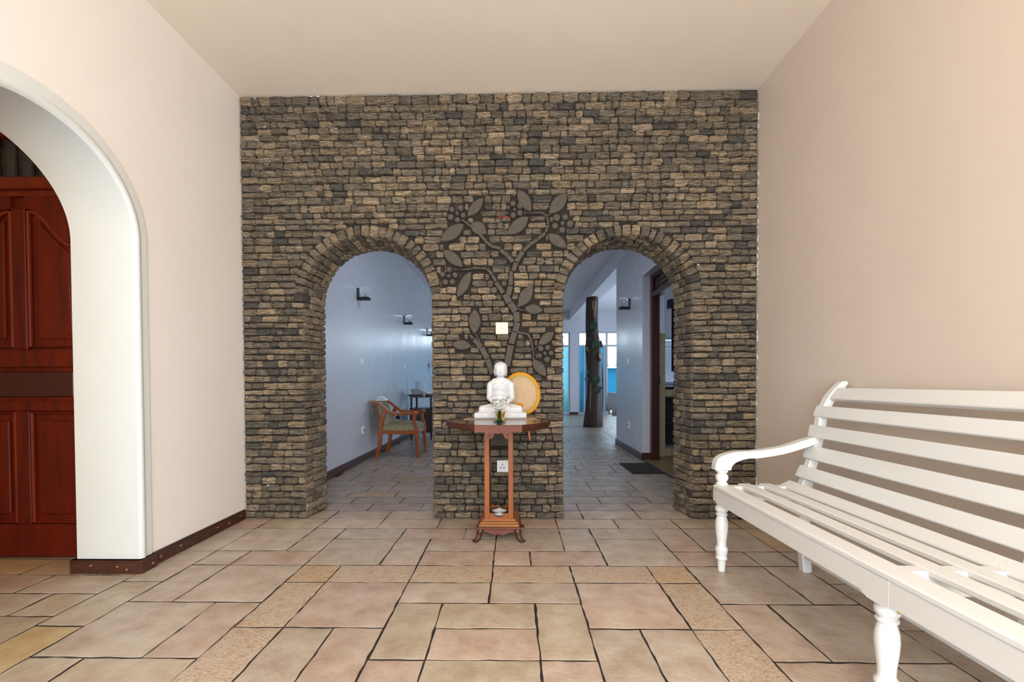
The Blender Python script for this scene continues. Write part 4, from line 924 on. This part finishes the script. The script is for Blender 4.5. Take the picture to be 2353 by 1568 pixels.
for k, y in enumerate(FR):
    b = MB(); b.lathe(LP_, 1.090, y, 28); lg = bp('leg', b, smooth=50, **({'label': 'front leg with a small rust stain'} if k == 1 else {}))
    if k == 1: b = MB(); b.ell((1.098, y - .0295, .336), (.009, .0035, .007), 10, 6); ob('rust_stain', b, 'rust', lg, smooth=True)
    b = MB()
    if k == 1: b.prism([(y - .05, .362), (y - .028, .352), (y + .028, .352), (y + .05, .362), (y + .05, .434), (y - .05, .434)], YZ, 1.0515, 1.12)
    else: b.box(1.056, 1.122, y - .034, y + .034, .360, .434, .008)
    bp('leg_block', b)
    b = MB(); b.box(1.12, 1.45, y - .022, y + .022, .375, .450, .003); bp('seat_bearer', b)
    b = MB(); ribbon(b, [(1.528, 0.0), (1.520, .12), (1.512, .28), (1.518, .42), (1.540, .52), (1.568, .62), (1.590, .72), (1.607, .82), (1.645, .905), (1.700, .972), (1.722, .988)], [.045, .05, .055, .06, .05, .042, .042, .042, .042, .036, .02], XZ, y - .022, y + .022, 6, .005); bp('back_leg', b, smooth=35)
    if k != 1:
        b = MB(); b.lathe([(.028, .457), (.030, .463), (.024, .468), (.021, .472), (.027, .478), (.032, .492), (.031, .503), (.024, .512), (.0205, .516), (.027, .520), (.030, .526), (.030, .534)], 1.090, y, 28); bp('arm_support', b, smooth=50)
        U = catmull([(1.045, .534), (1.050, .572), (1.075, .606), (1.148, .629), (1.255, .636), (1.393, .656), (1.505, .691), (1.578, .712)], 5); Lw = catmull([(1.128, .534), (1.135, .558), (1.160, .578), (1.215, .595), (1.271, .597), (1.394, .617), (1.500, .648), (1.585, .676)], 5)
        b = MB(); n = len(U); vs = []; w0, w1 = y - .026, y + .026
        for (a, c_) in zip(U, Lw): vs += [(a[0], w0, a[1]), (a[0], w1, a[1]), (c_[0], w1, c_[1]), (c_[0], w0, c_[1])]
        fs = [(i * 4 + j, i * 4 + (j + 1) % 4, (i + 1) * 4 + (j + 1) % 4, (i + 1) * 4 + j) for i in range(n - 1) for j in range(4)] + [(0, 1, 2, 3), tuple((n - 1) * 4 + j for j in range(4))]
        b.add(vs, fs); o = bp('armrest', b, smooth=35); md = o.modifiers.new('bevel', 'BEVEL'); md.width = .004; md.segments = 2; md.limit_method = 'ANGLE'
b = MB()
for y in (2.36, 1.32):
    for (xa, za), (xb, zb) in SL:
        for t_ in (.3, .7): b = MB(); b.ell((xa + (xb - xa) * t_ - .0005, y + .008, za + (zb - za) * t_ + .0005), (.0025, .0025, .0025), 8, 5); bp('nail_head', b, 'plaster', smooth=True)

# ------------------------------------------------------------------ pedestal table
pc = -.097
pt = thing('pedestal_table', 'wooden pedestal table with live-edge top on carved clawed feet before the stone wall', 'table', None, (pc, 2.92, 0)); K = (pc, 2.92, 0)
pp = lambda n, m_, mt_, **k: offs(ob(n, m_, mt_, pt, **k), K)
TZ = .752
TOPP = [(-.432, 3.11), (-.33, 3.17), (-.10, 3.19), (.08, 3.17), (.16, 3.08), (.222, 2.99), (.232, 2.86), (.20, 2.77), (.135, 2.66), (.045, 2.567), (-.09, 2.56), (-.225, 2.57), (-.325, 2.69), (-.430, 2.85), (-.442, 2.93)]
TP2 = []
for (ax_, ay_), (bx_, by_) in zip(TOPP, TOPP[1:] + TOPP[:1]):
    for t_ in (0, .34, .67): TP2.append((ax_ + (bx_ - ax_) * t_, ay_ + (by_ - ay_) * t_))
def inset(P, k, cx=-.1, cy=2.9): return [(cx + (x - cx) * k, cy + (y - cy) * k) for x, y in P]
b = MB(); n = len(TP2)
rings = [(1, TZ - .003), (.992, TZ)]
vs = [(x, y, TZ - .002) for x, y in TP2] + [(x, y, TZ) for x, y in inset(TP2, .99)]
fs = [(i, (i + 1) % n, n + (i + 1) % n, n + i) for i in range(n)] + [tuple(range(n, 2 * n))]
b.add(vs, fs); pp('top', b, 'tabledark', smooth=30)
b = MB(); vs = []
for k, z_ in ((1.0, TZ - .002), (1.004, TZ - .015), (.995, TZ - .03), (.97, TZ - .043)):
    for i, (x, y) in enumerate(inset(TP2, k)): vs.append((x + .004 * math.sin(i * 1.9 + z_ * 90), y + .003 * math.cos(i * 2.7), z_))
fs = [(r * n + i, r * n + (i + 1) % n, (r + 1) * n + (i + 1) % n, (r + 1) * n + i) for r in range(3) for i in range(n)] + [tuple(range(3 * n, 4 * n))]
b.add(vs, fs); pp('live_edge', b, 'livedge', smooth=40)
# scalloped pinkish front apron
P = [(-.226, .7515), (.046, .7515), (.046, .722)]
for i in range(9):
    xm = .046 - (i + .5) * .272 / 9; w_ = .272 / 18
    for j in range(5): a = PI * j / 4; P.append((xm + w_ * math.cos(a), (.718 if i in (0, 1, 7, 8) else .711) - .007 * math.sin(a)))
P.append((-.226, .722))
b = MB(); b.prism(P, XZ, 2.548, 2.566); pp('front_apron', b, 'pinkwood')
for x in (pc - .091, pc + .060):
    b = MB(); b.box(x, x + .031, 2.815, 3.03, .13, .71, .002); pp('side_post', b, 'orangewood')
xa, xb = pc - .060, pc + .060
P = [(xa, .711), (xb, .711), (xb, .640), (xb - .014, .640), (xb - .022, .650)] + [(pc + .034 * math.cos(PI * i / 12), .650 + .034 * math.sin(PI * i / 12)) for i in range(13)] + [(xa + .022, .650), (xa + .014, .640), (xa, .640)]
b = MB(); b.prism(P, XZ, 2.820, 2.838); pp('arched_panel', b, 'orangewood')
for y, m_, zt in ((2.818, 'orangewood', .169), (3.005, 'orangewood', .171)):
    P = [(xa, .13), (xb, .13), (xb, zt), (xb - .028, zt - .002)] + [(pc + .034 * math.cos(PI * i / 12), zt - .003 - .022 * math.sin(PI * i / 12)) for i in range(13)] + [(xa + .028, zt - .002), (xa, zt)]
    b = MB(); b.prism(P, XZ, y, y + .016); pp('scooped_panel', b, m_)
for hw, z0, z1, m_ in ((.106, .118, .131, 'stepwood'), (.120, .104, .118, 'stepwood'), (.127, .088, .104, 'stepwood'), (.137, .076, .088, 'pinkwood')):
    b = MB(); b.box(pc - hw, pc + hw, 2.92 - hw, 2.92 + hw, z0, z1, .004); pp('plinth_step', b, m_)
def scal(fn, d0, d1, c0):
    P = [(c0 - .118, .076), (c0 + .118, .076), (c0 + .118, .058)]
    for i in range(15):
        u = 1 - i / 7; P.append((c0 + u * .112, .058 - .020 * (0.5 + 0.5 * math.cos(PI * min(1, abs(abs(u) - .2) / .55))) + (.004 if abs(u) < .05 else 0)))
    P.append((c0 - .118, .058)); b = MB(); b.prism(P, fn, d0, d1); pp('skirt_apron', b, 'pinkwood')
scal(XZ, 2.795, 2.809, pc); scal(XZ, 3.031, 3.045, pc); scal(YZ, pc - .125, pc - .111, 2.92); scal(YZ, pc + .111, pc + .125, 2.92)
for sx in (-1, 1):
    for sy in (-1, 1):
        b = MB(); d = Vector((sx, sy, 0)).normalized(); o = Vector((pc + sx * .108, 2.92 + sy * .108, 0))
        P = [o + Vector((0, 0, .076)), o + d * .016 + Vector((0, 0, .060)), o + d * .022 + Vector((0, 0, .038)), o + d * .034 + Vector((0, 0, .018)), o + d * .055 + Vector((0, 0, .010))]
        b.tube(catmull([tuple(p) for p in P], 4), [.021, .022, .023, .023, .022, .021, .020, .019, .018, .0175, .017, .017, .016, .0155, .014, .012, .0095], 12)
        s_ = d.cross(Vector((0, 0, 1)))
        for q_ in (-1, 0, 1): c_ = o + d * .058 + s_ * .011 * q_ + Vector((0, 0, .0085)); b.ell(c_, (.010, .009, .0085), 10, 6)
        pp('claw_foot', b, 'livedge', smooth=True)
dish = thing('dish', 'silver-rimmed white dish lying inside the base of the pedestal table', 'dish', None, (pc, 2.915, .131)); K = (pc, 2.915, .131)
b = MB(); b.lathe([(.010, .1312), (.034, .1315), (.048, .140), (.055, .157), (.053, .157), (.046, .142), (.032, .134), (.001, .1335)], pc, 2.915, 32); offs(ob('bowl', b, 'plaster', dish, smooth=True), K)
b = MB(); b.tube([(pc + .054 * math.cos(2 * PI * i / 32), 2.915 + .054 * math.sin(2 * PI * i / 32), .158) for i in range(32)], .0045, 8, close=True); offs(ob('rim', b, 'silver', dish, smooth=True), K)

# things on the table
b = MB(); b.prism([(-.333, 2.955), (.150, 2.945), (.145, 3.12), (-.315, 3.13)], XY, TZ + .0003, TZ + .0045); tag(ob('wooden_board', b, 'board'), 'thin pale wooden board under the white statue on the pedestal table', 'board')
SZ = TZ + .0048
# seated white Buddha statue, one continuous body
bu = thing('buddha_statue', 'white seated meditating Buddha statue on the pedestal table', 'statue', None, (-.09, 3.04, SZ)); K = (-.09, 3.04, SZ)
def sv(zx, zy, y): return Vector((-.29536 + .000319 * zx, y, 1.17080 - .000319 * zy))
B = MB()
def cap(p, q, r0, r1, n=6):
    p, q = Vector(p), Vector(q)
    B.tube([p.lerp(q, i / n) for i in range(n + 1)], [r0 + (r1 - r0) * i / n for i in range(n + 1)], 16); B.ell(p, (r0,) * 3, 16, 10); B.ell(q, (r1,) * 3, 16, 10)
u = .000319
YS = 3.055
B.ell(sv(648, 285, YS - .012), (130 * u, .045, 152 * u), 28, 18)          # skull / face
B.ell(sv(648, 235, YS - .006), (142 * u, .050, 120 * u), 28, 18)          # hair mass
B.ell(sv(648, 333, YS - .018), (122 * u, .038, 112 * u), 28, 18)          # cheeks and chin
B.ell(sv(648, 405, YS - .030), (48 * u, .018, 32 * u), 16, 10)
cap(sv(645, 430, YS), sv(645, 520, YS + .004), 86 * u, 96 * u); B.ell(sv(645, 505, YS + .008), (200 * u, .036, 66 * u), 24, 14)
B.ell(sv(645, 650, YS + .005), (212 * u, .046, 175 * u), 28, 18)          # chest
B.ell(sv(645, 560, YS + .006), (262 * u, .037, 90 * u), 28, 16)           # shoulders
B.ell(sv(645, 800, YS + .003), (178 * u, .042, 170 * u), 28, 18)
B.ell(sv(645, 980, YS), (190 * u, .05, 120 * u), 28, 16)
for s_ in (-1, 1):
    cx = 645
    sh = sv(cx + s_ * 220, 602, YS + .006); el = sv(cx + s_ * 242, 880, YS + .0); wr = sv(cx + s_ * 110, 1000, YS - .055)
    cap(sh, el, 74 * u, 62 * u); cap(el, wr, 60 * u, 38 * u)
    # crossed legs
    hp = sv(cx + s_ * 130, 1080, YS + .0); kn = sv(cx + s_ * 390, 1115, YS - .028); an = sv(cx - s_ * 60, 1125, YS - .082)
    cap(hp, kn, 98 * u, 80 * u); cap(kn, an, 70 * u, 44 * u)
    ear = sv(cx + s_ * 132, 305, YS - .004); B.ell(ear, (14 * u, .010, 62 * u), 12, 12); B.ell(sv(cx + s_ * 122, 378, YS - .006), (11 * u, .006, 48 * u), 10, 10)
B.ell(sv(645, 1095, YS - .02), (330 * u, .062, 80 * u), 28, 12)
B.ell(sv(645, 1050, YS - .04), (220 * u, .045, 50 * u), 28, 12)
# soles and hands lying in the lap
B.ell(sv(560, 1035, YS - .075), (95 * u, .016, 26 * u), 16, 10)
for s_ in (-1, 1):
    B.ell(sv(645 + s_ * 50, 1000, YS - .070), (70 * u, .020, 26 * u), 16, 10)
    for f_i in range(4): cap(sv(645 + s_ * 20, 985 + f_i * 12, YS - .078 - f_i * .003), sv(645 - s_ * 58, 990 + f_i * 12, YS - .080 - f_i * .003), 13 * u, 9 * u, 3)
    cap(sv(645 + s_ * 62, 975, YS - .070), sv(645 + s_ * 8, 955, YS - .080), 13 * u, 10 * u, 3)
# face details
cap(sv(648, 262, YS - .054), sv(648, 335, YS - .0625), 9 * u, 15 * u, 4); B.ell(sv(648, 345, YS - .059), (27 * u, .006, 11 * u), 12, 8)
for s_ in (-1, 1):
    B.ell(sv(648 + s_ * 58, 293, YS - .0495), (36 * u, .006, 15 * u), 14, 8)
    B.tube([sv(648 + s_ * 16, 252, YS - .0535), sv(648 + s_ * 50, 240, YS - .053), sv(648 + s_ * 92, 262, YS - .044)], [5 * u] * 3, 6)
B.ell(sv(648, 383, YS - .0522), (34 * u, .0040, 7 * u), 14, 8); B.ell(sv(648, 397, YS - .0510), (26 * u, .0040, 7 * u), 14, 8)
# robe edges
B.tube(catmull([sv(480, 690, YS - .038), sv(560, 660, YS - .044), sv(650, 600, YS - .042), sv(740, 520, YS - .030)], 5), .0015, 6)
for dx in (0, 26, 52): B.tube(catmull([sv(690 + dx, 560, YS - .038), sv(700 + dx, 700, YS - .042), sv(700 + dx, 850, YS - .040), sv(690 + dx, 960, YS - .050)], 5), .0011, 6)
o = offs(ob('figure', B, 'plaster', bu, fix=False), K)
md = o.modifiers.new('fuse', 'REMESH'); md.mode = 'VOXEL'; md.voxel_size = .0016; md.use_smooth_shade = True
md = o.modifiers.new('soften', 'SMOOTH'); md.factor = .5; md.iterations = 3
b = MB()                                             # rows of small snail curls over the head
for i in range(7):
    th = .15 + i * .20
    for k in range(int(6 + 26 * math.sin(th))):
        a = 2 * PI * k / int(6 + 26 * math.sin(th)); zz = math.cos(th)
        p = sv(648, 235, YS - .006) + Vector((142 * u * math.sin(th) * math.cos(a), .050 * math.sin(th) * math.sin(a), 120 * u * zz))
        if math.sin(a) < -.3 and zz < .52: continue
        b.ell(p, (.0026, .0026, .0026), 6, 4)
offs(ob('hair_curls', b, 'plaster', bu, smooth=True, kind='stuff'), K) if True else offs(ob('hair_curls', b, 'plaster', bu, smooth=True), K)
b = MB(); b.box(-.265, .084, 2.968, 3.125, SZ, SZ + .038, .006); b.box(-.238, .060, 2.985, 3.12, SZ + .036, SZ + .050, .005)
for i in range(6):
    xm = -.236 + i * .0582; b.tube([(xm + .027 * math.cos(PI + PI * j / 8), 2.968, SZ + .027 + .016 * math.sin(PI + PI * j / 8)) for j in range(9)], .0022, 6)
offs(ob('lotus_base', b, 'plaster', bu, smooth=35), K)

# gold ornament in front of the statue
g = thing('gold_ornament', 'small gold leafy ornament between the goblet and the white statue', 'ornament', None, (-.088, 2.90, TZ)); K = (-.088, 2.90, TZ)
b = MB(); b.lathe([(.034, TZ + .0004), (.034, TZ + .010), (.026, TZ + .014), (.022, TZ + .02)], -.088, 2.905, 24); offs(ob('base', b, 'gold', g, smooth=40), K)
for i in range(9):
    a = 2 * PI * i / 9; P = lens((0, 0), (0, .042), .022, 5); b = MB(); c_ = Vector((-.088, 2.905, TZ + .012))
    b.prism(P, lambda X, Y, D, a=a: tuple(c_ + Vector((math.cos(a), math.sin(a), 0)) * (.016 + Y * .45 + D) + Vector((-math.sin(a), math.cos(a), 0)) * X + Vector((0, 0, Y))), 0, .0025); offs(ob('petal', b, 'gold', g), K)

# goblet with green stem and floating petals
G = (-.088, 2.745, TZ + .0004); gb = thing('goblet', 'clear glass goblet with ribbed green stem in front of the white statue', 'glass', None, G)
gp = lambda n, m_, mt_, **k: offs(ob(n, m_, mt_, gb, **k), G)
b = MB(); z0 = G[2]
pr = [(.040, 0), (.0405, .002), (.034, .004), (.022, .009), (.015, .018), (.0125, .026)]
for i in range(9): pr += [(.0105 - i * .0002, .027 + i * .0048), (.0122 - i * .0002, .0294 + i * .0048)]
pr += [(.010, .071)]
b.lathe([(r, z0 + z_) for r, z_ in pr], G[0], G[1], 28); gp('stem', b, 'greenglass', smooth=60)
o_ = [(.002, .071), (.014, .0725), (.029, .080), (.040, .092), (.0455, .108), (.045, .124), (.041, .140)]; i_ = [(.0398, .140), (.0437, .124), (.0442, .108), (.0388, .0935), (.028, .082), (.013, .0745), (.002, .0735)]
b = MB(); b.lathe([(r, z0 + z_) for r, z_ in o_ + i_], G[0], G[1], 40); gp('bowl', b, 'glass', smooth=True)
b = MB()
for k in range(110):
    rr_ = .036 * random.random() ** .5; a = random.uniform(0, 2 * PI); z_ = z0 + random.uniform(.090, .140)
    if k > 60: z_ = z0 + random.uniform(.138, .154); rr_ = .036 * random.random() ** .5
    rot = Matrix.Rotation(random.uniform(0, PI), 3, 'Z') @ Matrix.Rotation(random.uniform(-.9, .9), 3, 'X')
    b.col = (.62, .62, .34) if k % 4 == 0 and k < 60 else (.84, .84, .78)
    b.ell((G[0] + rr_ * math.cos(a), G[1] + rr_ * math.sin(a), z_), (.012, .008, .0025), 10, 6, rot)
o = ob('flower_petals', b, mat('petal_colours', (.8, .8, .7), .6, attr=True), smooth=True, kind='stuff')
tag(o, 'white and yellowish flower petals heaped in the glass goblet', 'petals')

# round pleated fan leaning on the wall behind the statue
FYc = 3.205
fn_ = thing('ceremonial_fan', 'round pleated cream fan with a golden border behind the statue', 'fan', None, (.06, FYc, .9)); K = (.06, FYc, .9)
def fv(zx, zy): return (-.3092 + .00033375 * zx, 1.17894 - .00033377 * zy)
cxz = fv(1090, 790); ax = Vector((-.235, .972)); bx = Vector((.972, .235)); sc = .000334
def fell(k, a): p = Vector(cxz) + ax * (460 * k * sc * math.cos(a)) + bx * (400 * k * sc * math.sin(a)); return p
apex = Vector(fv(1165, 1180))
b = MB(); n = 72; vs = []
for i in range(n):
    p = fell(.905, 2 * PI * i / n); y = FYc + (.005 if i % 2 else -.005); vs.append((p.x, y, p.y))
for i in range(n): p = fell(.905, 2 * PI * i / n); q_ = apex + (p - apex) * .012; vs.append((q_.x, FYc - .003, q_.y))
b.add(vs, [(i, (i + 1) % n, n + (i + 1) % n, n + i) for i in range(n)]); b.add([(x, y + .010, z_) for x, y, z_ in vs], [(i, (i + 1) % n, n + (i + 1) % n, n + i) for i in range(n)])
offs(ob('pleated_leaf', b, 'pleat', fn_), K)
b = MB(); n = 96; vs = []
for k, dy in ((1.0, .004), (1.0, -.010), (.90, -.013), (.895, -.006)):
    for i in range(n): p = fell(k, 2 * PI * i / n); vs.append((p.x, FYc + dy, p.y))
b.add(vs, [(r * n + i, r * n + (i + 1) % n, (r + 1) % 4 * n + (i + 1) % n, (r + 1) % 4 * n + i) for r in range(4) for i in range(n)]); offs(ob('golden_border', b, 'goldtrim', fn_, smooth=40), K)
b = MB()
for i in range(54):
    a0, a1, a2 = [2 * PI * (i + t_) / 54 for t_ in (0, .5, 1)]; p, q_, r = fell(.905, a0), fell(.79, a1), fell(.905, a2)
    b.prism([(p.x, p.y), (q_.x, q_.y), (r.x, r.y)], XZ, FYc - .012, FYc - .007)
offs(ob('lace_points', b, 'goldlace', fn_), K)
b = MB()
for i in range(96): p = fell(1.0, 2 * PI * i / 96); b.ell((p.x, FYc - .004, p.y), (.003, .003, .003), 6, 4)
offs(ob('bead_edge', b, 'frame', fn_, smooth=True), K)
h = fv(1062, 1050); b = MB(); b.lathe([(.022, 0), (.022, .004), (.018, .006)], n=28, axis=lambda x, y, z_: (x + h[0], FYc - .009 - z_, y + h[1])); offs(ob('hub', b, 'goldtrim', fn_, smooth=35), K)
p0, p1 = fv(1185, 1200), fv(1268, 1800); V0, V1 = Vector((p0[0], FYc, p0[1])), Vector((p1[0], FYc, p1[1])); rs = [.005, .005, .005, .006, .0085, .0095, .0075, .009, .0065, .0095, .010, .006]
b = MB(); b.tube([V0.lerp(V1, t_) for t_ in (0, .2, .4, .5, .6, .72, .80, .82, .86, .90, .96, 1)], rs, 12); offs(ob('turned_handle', b, 'amber', fn_, smooth=True), K)
